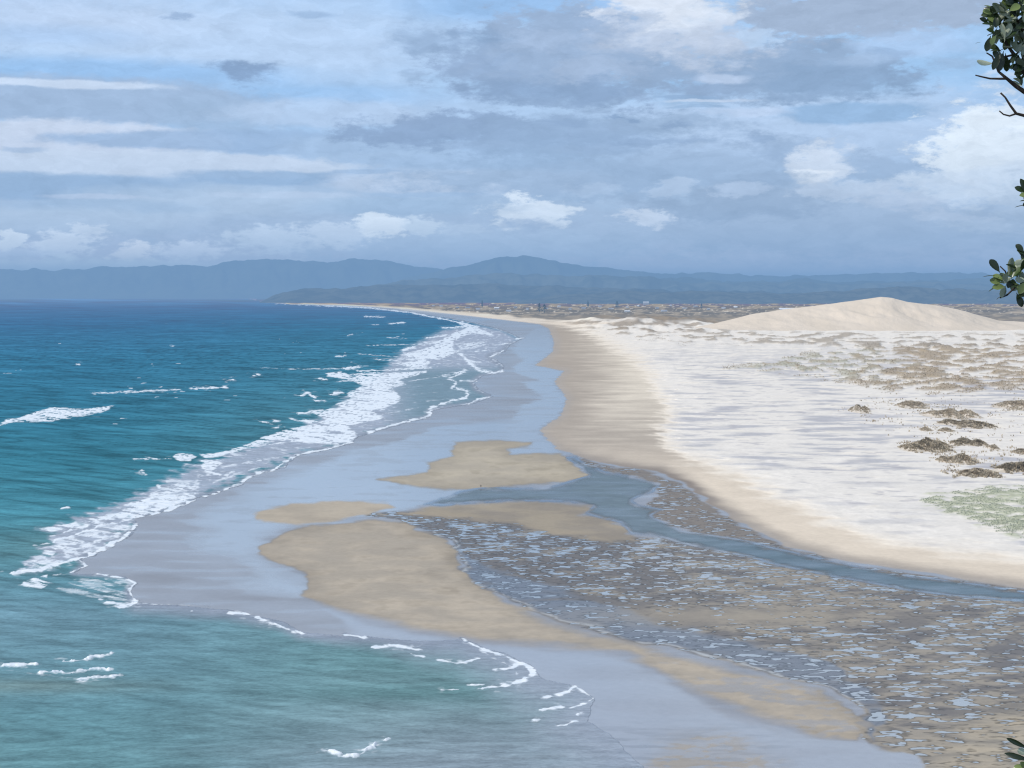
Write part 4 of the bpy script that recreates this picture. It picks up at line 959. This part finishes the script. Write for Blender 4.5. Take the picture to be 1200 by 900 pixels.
for i, (xa, xb, yt, yb, kd, lab) in enumerate(HUM):
    r = np.random.default_rng(900 + i)
    cx_, wpx = (xa + xb) / 2, (xb - xa)
    bx_, by_ = ground(cx_, yb - 1.0, 2.4)
    bx_, by_ = float(bx_), float(by_)
    mpp = by_ / F
    hw = wpx / 2 * mpp * 1.25
    hh = (yb - yt) * mpp * 0.52
    dw = max(hw * 0.9, (yb - yt) * 0.35 * by_ ** 2 / (H * F))
    zb = 2.3
    root = bpy.data.objects.new('dune_hummock', None); COL.objects.link(root); root.location = (bx_, by_, zb); root.empty_display_size = .1
    tag(root, lab, 'grassy hummock', 'grassy hummocks on the white sand')
    # mound: smooth irregular heap
    nu, nvv = 40, 24
    U, Vv = np.meshgrid(np.linspace(-1.15, 1.15, nu), np.linspace(-1.15, 1.15, nvv))
    U, Vv = U.ravel(), Vv.ravel()
    nb = 2 + int(wpx / 13)
    bl = [(r.uniform(-.75, .75), r.uniform(-.5, .5), r.uniform(.22, .42), r.uniform(.25, .5), r.uniform(.5, 1.0)) for _ in range(nb)]
    bl[0] = (r.uniform(-.15, .25), 0, .42, .5, 1.0)

    def mound(U_, V_):
        h_ = np.zeros_like(U_)
        for (a_, b_, c_, d_, e_) in bl: h_ = np.maximum(h_, e_ * np.exp(-((U_ - a_) / c_) ** 2 - ((V_ - b_) / d_) ** 2))
        return h_ * (1 + .35 * fbm(U_ * 3 + i * 3, V_ * 3, 3, 700 + i)) - .05
    hz = mound(U, Vv)
    me = np_mesh('sand_mound', np.stack([U * hw * 1.05, Vv * dw, hz * hh], 1), grid_faces(nvv, nu)[:, ::-1])
    link_mesh('sand_mound', me, m_mound, root)
    m = int(min(1400, 90 + 24 * wpx))
    u = r.uniform(-1, 1, m * 3); v = r.uniform(-1, 1, m * 3)
    hz = mound(u, v)
    cl = fbm(u * 3.2 + i * 3, v * 1.8, 4, 800 + i)
    ok = (hz + .45 * cl + .12 * r.normal(0, 1, m * 3) > .26)
    u, v, cl, hz = u[ok], v[ok], cl[ok], hz[ok]
    sz = r.uniform(.5, 1.15, len(u)) * (0.7 + wpx / 60)
    shd = np.clip(.55 + .7 * cl + (.15 if kd == 0 else 0), 0, 1)
    me = tuft_mesh('grass', u * hw, v * dw, hz * hh, sz, shd, 6, 50 + i)
    link_mesh('grass', me, m_marram if kd == 0 else m_olive, root)

# ================================================================== distant settlement
m_wall = simple_mat('house_wall', (0.62, 0.60, 0.56), (0.5, 0.48, 0.44), .05)
m_roof = simple_mat('house_roof', (0.50, 0.50, 0.52), (0.30, 0.30, 0.33), .02)
m_wroof = simple_mat('white_roof', (0.82, 0.83, 0.84), (0.75, 0.76, 0.78), .05)


def house_mesh(name, w, d, h, rh, part=None):
    """part: 'wall' box with gable ends, 'roof' two pitched slabs with eaves, None both"""
    V, Fq = [], []
    if part in (None, 'wall'):
        V += [(-w, -d, -4), (w, -d, -4), (w, d, -4), (-w, d, -4), (-w, -d, h), (w, -d, h), (w, d, h), (-w, d, h), (-w, 0, h + rh), (w, 0, h + rh)]
        Fq += [(0, 1, 5, 4), (1, 2, 6, 5), (2, 3, 7, 6), (3, 0, 4, 7), (4, 7, 8), (5, 9, 6)]
    if part in (None, 'roof'):
        b = len(V); e = 1.12
        for k in (0, .5):
            V += [(-w * e, -d * e, h - .3 + k), (w * e, -d * e, h - .3 + k), (w * e, 0, h + rh + .1 + k), (-w * e, 0, h + rh + .1 + k), (w * e, d * e, h - .3 + k), (-w * e, d * e, h - .3 + k)]
        Fq += [(b, b + 1, b + 2, b + 3), (b + 3, b + 2, b + 4, b + 5), (b + 6, b + 7, b + 8, b + 9), (b + 9, b + 8, b + 10, b + 11), (b, b + 1, b + 7, b + 6), (b + 4, b + 5, b + 11, b + 10),
               (b, b + 6, b + 9, b + 3), (b + 3, b + 9, b + 11, b + 5), (b + 1, b + 2, b + 8, b + 7), (b + 2, b + 4, b + 10, b + 8)]
    me = bpy.data.meshes.new(name); me.from_pydata(V, [], Fq); me.update(); return me


def put_house(px_, py_, w, d, h, rh, label, group, wm, rm, rot=0, name='house', cat='house'):
    x_, y_ = ground(px_, py_, 3.0)
    root = bpy.data.objects.new(name, None); COL.objects.link(root); root.location = (float(x_), float(y_), 3.0); root.rotation_euler = (0, 0, rot); root.empty_display_size = .1
    tag(root, label, cat, group)
    link_mesh('wall', house_mesh('wall', w, d, h, rh, 'wall'), wm, root)
    link_mesh('roof', house_mesh('roof', w, d, h, rh, 'roof'), rm, root)


hs = [(508, 359.0), (517, 359.4), (536, 361), (548, 361.5), (582, 362), (604, 361), (618, 363), (655, 360), (668, 363), (684, 362), (703, 360), (716, 363), (735, 361), (748, 359), (770, 362), (786, 359), (802, 362), (815, 360), (830, 363), (848, 362), (862, 361), (640, 362.5), (596, 365), (735, 366), (778, 366), (560, 363)]
r = random.Random(4)
for (hx, hy) in hs:
    put_house(hx, hy, r.uniform(8, 16), r.uniform(6, 9), r.uniform(5, 9), r.uniform(3, 5), 'tiny pale gable-roofed house in the far settlement behind the beach', 'houses of the far settlement', m_wall, r.choice([m_roof, m_wroof, m_roof]), r.uniform(-.4, .4))
put_house(757, 357.2, 24, 12, 22, 7, 'large bright white-roofed building standing above the far settlement', None, m_wall, m_wroof, 0.05, 'building', 'building')
put_house(932, 366, 80, 18, 16, 7, 'long low pale-roofed shed behind the left flank of the big dune', None, m_wall, m_wroof, 0.02, 'shed', 'shed')

m_bark = simple_mat('bark', (0.06, 0.045, 0.035), (0.03, 0.024, 0.02), 30)
m_pine = simple_mat('pine_foliage', (0.02, 0.035, 0.02), (0.04, 0.06, 0.035), .3)


def pine(px_, py_, h, spread, label):
    x_, y_ = ground(px_, py_, 3.0)
    root = bpy.data.objects.new('pine_tree', None); COL.objects.link(root); root.location = (float(x_), float(y_), 3.0); root.empty_display_size = .1
    tag(root, label, 'tree', 'dark trees among the far houses')
    rr_ = random.Random(int(px_))
    V, Fq = [], []
    for k in range(7):
        for q in range(2): pass
    n_ = 7
    for lvl, (z0, rad) in enumerate(((-3, h * .03), (h * .5, h * .02), (h * .98, h * .004))):
        for q in range(n_): a = q / n_ * 6.283; V.append((math.cos(a) * rad, math.sin(a) * rad, z0))
    for l in range(2):
        for q in range(n_): Fq.append((l * n_ + q, l * n_ + (q + 1) % n_, (l + 1) * n_ + (q + 1) % n_, (l + 1) * n_ + q))
    me = bpy.data.meshes.new('trunk'); me.from_pydata(V, [], Fq); link_mesh('trunk', me, m_bark, root)
    V, Fq = [], []
    for k in range(260):                       # whorled, drooping boughs of small leaf clumps
        tt = rr_.uniform(.12, 1) ** .9
        rad = spread * h * (1 - tt) ** .75 * rr_.uniform(.25, 1.1)
        a = rr_.uniform(0, 6.283); z0 = h * tt + rr_.uniform(-1, 1)
        s_ = h * .055 * rr_.uniform(.6, 1.3)
        c0 = (math.cos(a) * rad, math.sin(a) * rad, z0)
        b = len(V)
        for q in range(4):
            aa_ = rr_.uniform(0, 6.283)
            V.append((c0[0] + math.cos(aa_) * s_, c0[1] + math.sin(aa_) * s_, c0[2] + rr_.uniform(-.6, .9) * s_))
        Fq += [(b, b + 1, b + 2), (b, b + 2, b + 3), (b, b + 3, b + 1), (b + 1, b + 3, b + 2)]
    me = bpy.data.meshes.new('crown'); me.from_pydata(V, [], Fq); link_mesh('crown', me, m_pine, root)


pine(565, 360.5, 52, .16, 'lone dark conifer at the left end of the far settlement')
pine(632, 366, 48, .4, 'broad dark tree left in the clump near the bend of the beach')
pine(638, 366.3, 44, .5, 'broad dark tree right in the clump near the bend of the beach')
pine(689, 360.5, 50, .2, 'slim dark conifer left of the white-roofed building')
pine(723, 361.5, 52, .38, 'rounded dark tree between the slim conifer and the white-roofed building')
pine(822, 362, 34, .4, 'small dark tree in the far settlement left of the big dune')

# ================================================================== pohutukawa boughs in the foreground
m_leaf, t = new_mat('leaf')
geo = t.node('ShaderNodeNewGeometry')
lv = t.attr('shade').outputs['Fac']
rp_ = t.node('ShaderNodeValToRGB'); t.put(rp_.inputs[0], lv)
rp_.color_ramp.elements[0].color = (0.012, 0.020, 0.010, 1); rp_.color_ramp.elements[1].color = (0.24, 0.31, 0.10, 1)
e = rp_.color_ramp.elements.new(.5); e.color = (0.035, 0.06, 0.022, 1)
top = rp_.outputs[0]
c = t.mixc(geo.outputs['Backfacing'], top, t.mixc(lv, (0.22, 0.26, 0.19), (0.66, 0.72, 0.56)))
pb = t.node('ShaderNodeBsdfPrincipled'); t.put(pb.inputs['Base Color'], c); pb.inputs['Roughness'].default_value = .26; pb.inputs['Specular IOR Level'].default_value = .5
tl = t.node('ShaderNodeBsdfTranslucent'); t.put(tl.inputs[0], t.mixc(.5, top, (0.10, 0.16, 0.03)))
t.l.new(t.mixs(.15, pb.outputs[0], tl.outputs[0]), t.out.inputs[0])


class Leaves:
    def __init__(s): s.V, s.F, s.S = [], [], []
    def add(s, base, tip, width, normal, shade, bend=.15):
        base = np.array(base, float); tip = np.array(tip, float); d = tip - base; L_ = np.linalg.norm(d); d /= L_
        nrm = np.array(normal, float); nrm -= d * nrm.dot(d); nrm /= (np.linalg.norm(nrm) + 1e-9)
        side = np.cross(d, nrm)
        b = len(s.V)
        prof = [(0, .06), (.12, .16), (.3, .62), (.5, .92), (.7, 1.0), (.86, .78), (.96, .36), (1, .03)]
        for u, w in prof:
            cpt = base + d * L_ * u + nrm * (-bend * L_ * (u - .1) ** 2 + .03 * L_)
            ww = width / 2 * w
            s.V += [tuple(cpt - side * ww + nrm * ww * .35), tuple(cpt), tuple(cpt + side * ww + nrm * ww * .35)]
            s.S += [shade] * 3
        for k in range(len(prof) - 1):
            q = b + 3 * k
            s.F += [(q, q + 1, q + 4, q + 3), (q + 1, q + 2, q + 5, q + 4)]
    def build(s, name, parent):
        me = np_mesh(name, np.array(s.V), np.array(s.F), {'shade': np.array(s.S, float)})
        return link_mesh(name, me, m_leaf, parent)


def tube(paths, name, mat, parent, sides=7):
    """paths: list of [(x,y,z,r), ...]"""
    V, Fq = [], []
    for P in paths:
        P = [np.array(p, float) for p in P]
        b = len(V)
        for i, p in enumerate(P):
            d = (P[min(i + 1, len(P) - 1)] - P[max(i - 1, 0)])[:3]; d /= np.linalg.norm(d)
            up = np.array((0, 0, 1.)) if abs(d[2]) < .9 else np.array((1., 0, 0))
            a = np.cross(d, up); a /= np.linalg.norm(a); c_ = np.cross(d, a)
            for q in range(sides):
                an = q / sides * 6.2832
                V.append(tuple(p[:3] + (a * math.cos(an) + c_ * math.sin(an)) * p[3] * (1 + .12 * math.sin(3.1 * i + q))))
        for i in range(len(P) - 1):
            for q in range(sides):
                Fq.append((b + i * sides + q, b + i * sides + (q + 1) % sides, b + (i + 1) * sides + (q + 1) % sides, b + (i + 1) * sides + q))
        Fq.append(tuple(b + q for q in range(sides))[::-1]); Fq.append(tuple(b + (len(P) - 1) * sides + q for q in range(sides)))
    me = bpy.data.meshes.new(name); me.from_pydata(V, [], Fq); me.update()
    for p_ in me.polygons: p_.use_smooth = True
    return link_mesh(name, me, mat, parent)


DT = 5.2
PXM = DT / F      # metres per photo pixel at the tree


def T(px_, py_, dd=0.0): return at_depth(px_, py_, DT + dd)


def world_path(pts, r0, r1):
    n_ = len(pts)
    return [(*T(p[0], p[1], p[2] if len(p) > 2 else 0), r0 + (r1 - r0) * i / (n_ - 1)) for i, p in enumerate(pts)]


TX, TY = 3.75, 5.6
tree = bpy.data.objects.new('pohutukawa_tree', None); COL.objects.link(tree); tree.empty_display_size = .1
TZ = float(hillz(np.array([TX]), np.array([TY]))[0])
tree.location = (0, 0, 0)
tag(tree, 'glossy dark green coastal tree whose leafy boughs reach in from the right edge', 'tree')
trunk_top = (TX - .1, TY - .1, 101.2)
tube([[(TX, TY, TZ - .3, .17), (TX + .05, TY, TZ + 1.2, .14), (TX - .02, TY - .05, 99.0, .12), (TX - .05, TY - .08, 100.2, .10), (*trunk_top, .075), (TX - .2, TY - .1, 102.2, .04)]], 'trunk', m_bark, tree, 12)
start = lambda z: (TX - .06, TY - .08, z)


def bough(z, mids, r0=.035):
    """from the trunk to a list of photo points"""
    pth = [(*start(z), r0)]
    P = [T(m[0], m[1], m[2] if len(m) > 2 else 0) for m in mids]
    for i, p in enumerate(P): pth.append((*p, max(.0032, r0 * .36 * (1 - i / len(P)) ** .8)))
    return pth


branches = [
    bough(100.6, [(1330, 180), (1260, 150), (1215, 117), (1200, 107), (1190, 101), (1180, 92), (1170, 84), (1163, 66)]),
    bough(101.0, [(1320, 120), (1245, 118), (1205, 92), (1196, 78), (1188, 64), (1180, 52), (1172, 34)]),
    world_path([(1180, 92), (1172, 92.5), (1160, 92), (1150, 90), (1143, 88)], .0045, .0022),
    world_path([(1196, 78), (1206, 50), (1200, 20), (1192, -10)], .006, .0035),
    world_path([(1188, 64), (1172, 68), (1166, 74)], .004, .0025),
    world_path([(1180, 52), (1168, 22), (1160, 12)], .004, .0025),
    world_path([(1206, 50), (1184, 9), (1176, 8)], .004, .0025),
    world_path([(1163, 66), (1156, 62)], .003, .0022),
    bough(100.4, [(1320, 210), (1245, 150), (1205, 137), (1191, 133), (1184, 124), (1178, 114), (1172.5, 109)], .022),
    world_path([(1191, 133), (1183, 136), (1176, 134), (1171, 130)], .0035, .0022),
    bough(100.0, [(1330, 290), (1260, 262), (1220, 248), (1206, 240), (1200, 232)], .02),
    bough(99.8, [(1330, 420), (1260, 372), (1220, 348), (1200, 338), (1190, 336), (1182, 330), (1176, 326)], .028),
    world_path([(1190, 336), (1180, 346), (1172, 349)], .0035, .0024),
    world_path([(1200, 338), (1192, 324), (1186, 314)], .004, .0025),
    world_path([(1182, 330), (1178, 318), (1172, 312)], .003, .0022),
]
tube(branches, 'branch', m_bark, tree, 7)
LV = Leaves()
rl = random.Random(21)


def leaf_px(bx_, by_, tx_, ty_, w=9, shade=.3, face=None, dd=0.0):
    b = T(bx_, by_, dd); tp = T(tx_, ty_, dd + rl.uniform(-.02, .02))
    if face is None: nrm = (rl.uniform(-.5, .5), rl.uniform(-1, -.2), rl.uniform(.2, 1))
    elif face == 'edge': nrm = (0, rl.uniform(-.25, .25), 1)
    elif face == 'front': nrm = (-.2, -1, .3)
    else: nrm = (rl.uniform(-.3, .3), 1, -.3)
    LV.add(b, tp, w * PXM, nrm, shade, rl.uniform(.05, .3))


def rosette(cx_, cy_, n_, ln=20, dirx=-1, diry=0, spread=1.3, dd=0.0, dark=.5):
    for k in range(n_):
        a = math.atan2(diry, dirx) + rl.uniform(-spread, spread)
        l = ln * rl.uniform(.7, 1.15)
        q = rl.random()
        leaf_px(cx_ + rl.uniform(-2, 2), cy_ + rl.uniform(-2, 2), cx_ + math.cos(a) * l, cy_ + math.sin(a) * l, rl.uniform(6, 9.2),
                rl.uniform(0, .35) if q < dark else rl.uniform(.4, .9), face=rl.choice([None, 'edge', 'front', 'back', None]), dd=dd + rl.uniform(-.05, .05))


# leaves that can be told apart against the sky
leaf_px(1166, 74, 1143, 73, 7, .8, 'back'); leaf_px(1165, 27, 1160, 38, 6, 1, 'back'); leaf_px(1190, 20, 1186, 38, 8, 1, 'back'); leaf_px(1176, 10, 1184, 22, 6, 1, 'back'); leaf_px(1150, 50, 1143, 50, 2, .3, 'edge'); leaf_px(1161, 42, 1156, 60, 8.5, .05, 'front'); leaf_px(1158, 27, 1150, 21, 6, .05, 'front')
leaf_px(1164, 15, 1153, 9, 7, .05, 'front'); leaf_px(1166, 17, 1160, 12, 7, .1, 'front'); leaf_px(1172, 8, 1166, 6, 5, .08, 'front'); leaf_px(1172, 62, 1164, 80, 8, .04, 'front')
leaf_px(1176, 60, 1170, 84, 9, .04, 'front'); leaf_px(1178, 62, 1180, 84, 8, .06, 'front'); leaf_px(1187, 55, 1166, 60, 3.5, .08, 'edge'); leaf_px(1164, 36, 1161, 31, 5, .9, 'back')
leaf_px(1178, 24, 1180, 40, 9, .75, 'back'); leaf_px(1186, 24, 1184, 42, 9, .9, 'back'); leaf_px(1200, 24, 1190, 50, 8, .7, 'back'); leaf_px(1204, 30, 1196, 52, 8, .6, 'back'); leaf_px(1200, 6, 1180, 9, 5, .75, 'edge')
for (a, b, n_) in ((1172, 30, 9), (1180, 14, 9), (1186, 40, 10), (1192, 22, 10), (1176, 48, 7), (1200, 50, 10), (1196, 4, 10), (1206, 30, 8), (1170, 16, 4), (1194, 62, 5), (1204, 76, 6), (1210, 10, 8)):
    rosette(a, b, n_ + 4, 19, -.6, -.5, 2.4, 0, .42)
rosette(1163, 18, 7, 14, -1, -.1, 1.8); rosette(1166, 40, 6, 13, -1, .3, 1.8); rosette(1172, 60, 6, 14, -.6, .6, 1.6); rosette(1202, 78, 4, 16, -1, .2, .9); rosette(1188, -12, 8, 20, -1, -.2, 2); rosette(1198, 100, 3, 14, -1, -1, .6)
# middle spray at the edge
leaf_px(1203, 226, 1190, 219, 7, .3, 'front'); leaf_px(1204, 228, 1197, 210, 7, .2, 'front'); leaf_px(1206, 236, 1195, 235, 5, .3, 'edge'); leaf_px(1206, 240, 1189, 243, 5, .05, 'edge'); leaf_px(1206, 232, 1196, 226, 6, .8, 'back')
rosette(1212, 232, 8, 16, -1, 0, 2.2)
# lower spray
leaf_px(1172, 320, 1160, 304, 9, .04, 'front'); leaf_px(1170, 324, 1151, 323, 4, .3, 'edge'); leaf_px(1182, 324, 1186, 301, 7, .5, 'back'); leaf_px(1176, 334, 1158, 341, 6, .5, 'edge'); leaf_px(1184, 344, 1167, 349, 5, .04, 'edge')
leaf_px(1191, 343, 1198, 359, 8, .04, 'front'); leaf_px(1174, 332, 1160, 328, 8, .85, 'front'); leaf_px(1176, 330, 1164, 322, 8, .95, 'front'); leaf_px(1178, 336, 1164, 336, 8, .85, 'front'); leaf_px(1182, 334, 1172, 320, 8, .8, 'front')
leaf_px(1200, 296, 1191, 286, 7, .1, 'front'); leaf_px(1204, 300, 1192, 292, 6, .3)
for (a, b, n_) in ((1186, 326, 7), (1194, 318, 8), (1180, 334, 5), (1200, 306, 8), (1202, 330, 7), (1208, 342, 6), (1196, 338, 4)): rosette(a, b, n_, 15, -.7, -.6, 2.0, 0, .5)
# foliage outside the frame so that the tree is whole
for k in range(46):
    a = rl.uniform(1225, 1700); b = rl.uniform(-420, 330)
    rosette(a, b, 10, 22, rl.uniform(-1, 1), rl.uniform(-1, .5), 2.6, rl.uniform(-.5, .9))
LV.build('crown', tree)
ROOTS = [(tree, (TX, TY, TZ))]
tw = []
for k in range(14):
    a = rl.uniform(1280, 1680); b = rl.uniform(-380, 250); pt = T(a, b, rl.uniform(-.3, .6))
    tw.append([(*start(101.2 + rl.uniform(-.8, .9)), .02), (*((np.array(start(101.2)) + np.array(pt)) / 2 + np.array((0, 0, .1))), .012), (*pt, .004)])
tube(tw, 'branch', m_bark, tree, 6)

# low shrub just under the frame at the right, its top leaves showing
shrub = bpy.data.objects.new('coastal_shrub', None); COL.objects.link(shrub); shrub.empty_display_size = .1
SX, SY = 1.95, 4.9
tag(shrub, 'leafy shrub tip with dark curved leaves at the bottom right corner', 'shrub')
SZ = float(hillz(np.array([SX]), np.array([SY]))[0])
LV = Leaves(); DT_old = DT; DT = 4.9; PXM = DT / F
tube([[(SX, SY, SZ - .1, .02), (SX + .03, SY, SZ + .5, .015), (*T(1222, 930), .009), (*T(1208, 900), .005), (*T(1203, 884), .003)],
      [(SX + .03, SY, SZ + .5, .012), (*T(1260, 960), .008), (*T(1250, 900), .003)], [(SX + .03, SY, SZ + .4, .012), (*T(1190, 990), .007), (*T(1196, 935), .003)]], 'stem', m_bark, shrub)
leaf_px(1206, 878, 1182, 866, 6, .04, 'front'); leaf_px(1210, 892, 1178, 883, 7, .04, 'front'); leaf_px(1210, 884, 1192, 879, 8, .8, 'back'); leaf_px(1206, 905, 1188, 898, 9, .9, 'front'); leaf_px(1210, 905, 1196, 893, 8, .6, 'front')
for (a, b) in ((1212, 905), (1218, 930), (1250, 900), (1255, 950), (1198, 938), (1205, 960), (1235, 980), (1180, 995), (1270, 920)): rosette(a, b, 8, 20, -.2, -.6, 1.6)
LV.build('foliage', shrub)
ROOTS.append((shrub, (SX, SY, SZ)))
for rt, lc in ROOTS:                       # the root stands at the foot of the plant
    rt.location = lc
    for ch in rt.children: ch.location = (-lc[0], -lc[1], -lc[2])
DT = DT_old; PXM = DT / F

# ================================================================== a walker at the edge of the sandbar
def person(px_, py_, label):
    x_, y_ = ground(px_, py_, 0.13)
    root = bpy.data.objects.new('person', None); COL.objects.link(root); root.location = (float(x_), float(y_), .14); root.rotation_euler = (0, 0, .5); root.empty_display_size = .1
    tag(root, label, 'person')
    def skin(name, vs, es, rs, mat, rooti=0):
        me = bpy.data.meshes.new(name); me.from_pydata(vs, es, []); o_ = link_mesh(name, me, mat, root)
        md = o_.modifiers.new('s', 'SKIN'); sk = me.skin_vertices[0].data if me.skin_vertices else None
        if sk is None:
            bpy.context.view_layer.objects.active = o_
        sk = me.skin_vertices[0].data
        for i_, r_ in enumerate(rs): sk[i_].radius = (r_, r_) if not isinstance(r_, tuple) else r_
        sk[rooti].use_root = True
        md2 = o_.modifiers.new('u', 'SUBSURF'); md2.levels = 1; md2.render_levels = 1
        dg = bpy.context.evaluated_depsgraph_get(); ev = bpy.data.meshes.new_from_object(o_.evaluated_get(dg)); ev.name = name
        o_.modifiers.clear(); o_.data = ev
        if not ev.materials: ev.materials.append(mat)
        for p in ev.polygons: p.use_smooth = True
        return o_
    ms = simple_mat('skin', (0.45, 0.28, 0.2), (0.4, 0.25, 0.18), 5); mc = simple_mat('dark_clothes', (0.06, 0.05, 0.06), (0.04, 0.04, 0.05), 5); mh = simple_mat('hair', (0.03, 0.02, 0.015), None, 20)
    body = [(0, 0, .95), (0, 0, 1.15), (0, .01, 1.38), (0, .01, 1.50), (0, 0, 1.60), (0, -.01, 1.70),
            (.10, 0, .90), (.11, -.12, .50), (.11, -.02, .09), (.11, -.16, .04), (-.10, 0, .90), (-.11, .10, .50), (-.11, .32, .12), (-.11, .22, .04),
            (.19, .01, 1.40), (.25, .10, 1.15), (.25, .02, .92), (.25, 0, .84), (-.19, .01, 1.40), (-.25, -.08, 1.15), (-.25, -.20, .95), (-.25, -.24, .88)]
    es = [(0, 1), (1, 2), (2, 3), (3, 4), (4, 5), (0, 6), (6, 7), (7, 8), (8, 9), (0, 10), (10, 11), (11, 12), (12, 13), (2, 14), (14, 15), (15, 16), (16, 17), (2, 18), (18, 19), (19, 20), (20, 21)]
    rs = [.15, .13, .15, .06, .085, .09, .095, .06, .045, .04, .095, .06, .045, .04, .06, .042, .032, .035, .06, .042, .032, .035]
    skin('body', body, es, rs, ms)
    skin('clothing', [(0, 0, .93), (0, 0, 1.15), (0, .01, 1.40), (.10, 0, .88), (.11, -.11, .52), (-.10, 0, .88), (-.11, .10, .52), (.19, .01, 1.40), (.23, .07, 1.24), (-.19, .01, 1.40), (-.23, -.05, 1.24)],
         [(0, 1), (1, 2), (0, 3), (3, 4), (0, 5), (5, 6), (2, 7), (7, 8), (2, 9), (9, 10)], [.175, .155, .17, .115, .085, .115, .085, .08, .062, .08, .062], mc)
    skin('hair', [(0, .02, 1.66), (0, .02, 1.73)], [(0, 1)], [.10, .085], mh)


person(563.5, 571.6, 'lone person in dark clothes walking where the upper sandbar meets the stream')

# ================================================================== haze: thin sea air filling the bay
m_haze, t = new_mat('haze')
ab = t.node('ShaderNodeVolumeAbsorption'); K = HZ_K
ab.inputs['Color'].default_value = (0, 0, 0, 1); ab.inputs['Density'].default_value = K
em = t.node('ShaderNodeEmission'); hz = HZ_C; em.inputs[0].default_value = (*hz, 1); em.inputs[1].default_value = K
ad = t.node('ShaderNodeAddShader'); t.l.new(ab.outputs[0], ad.inputs[0]); t.l.new(em.outputs[0], ad.inputs[1])
t.l.new(ad.outputs[0], t.out.inputs['Volume'])
me = bpy.data.meshes.new('haze')
a, b, z1 = 70000, 66000, HZ_TOP
me.from_pydata([(-a, -9000, -30), (a, -9000, -30), (a, b, -30), (-a, b, -30), (-a, -9000, z1), (a, -9000, z1), (a, b, z1), (-a, b, z1)], [],
               [(0, 3, 2, 1), (4, 5, 6, 7), (0, 1, 5, 4), (1, 2, 6, 5), (2, 3, 7, 6), (3, 0, 4, 7)])
tag(link_mesh('haze', me, m_haze), kind='structure')

# ================================================================== camera, render
cam = bpy.data.cameras.new('camera'); co = bpy.data.objects.new('camera', cam); COL.objects.link(co)
co.location = (0, 0, H); co.rotation_euler = (math.pi / 2 - PITCH, 0, 0)
cam.sensor_width = 36; cam.lens = 36 * F / 1200; cam.clip_start = .1; cam.clip_end = 200000
sc.camera = co
sc.render.engine = 'CYCLES'
sc.view_settings.view_transform = 'Standard'; sc.view_settings.look = 'None'; sc.view_settings.exposure = 0; sc.view_settings.gamma = 1
sc.cycles.use_denoising = True
sc.cycles.max_bounces = 5; sc.cycles.diffuse_bounces = 2; sc.cycles.glossy_bounces = 2; sc.cycles.transparent_max_bounces = 8; sc.cycles.volume_bounces = 0
sc.cycles.filter_width = 1.2
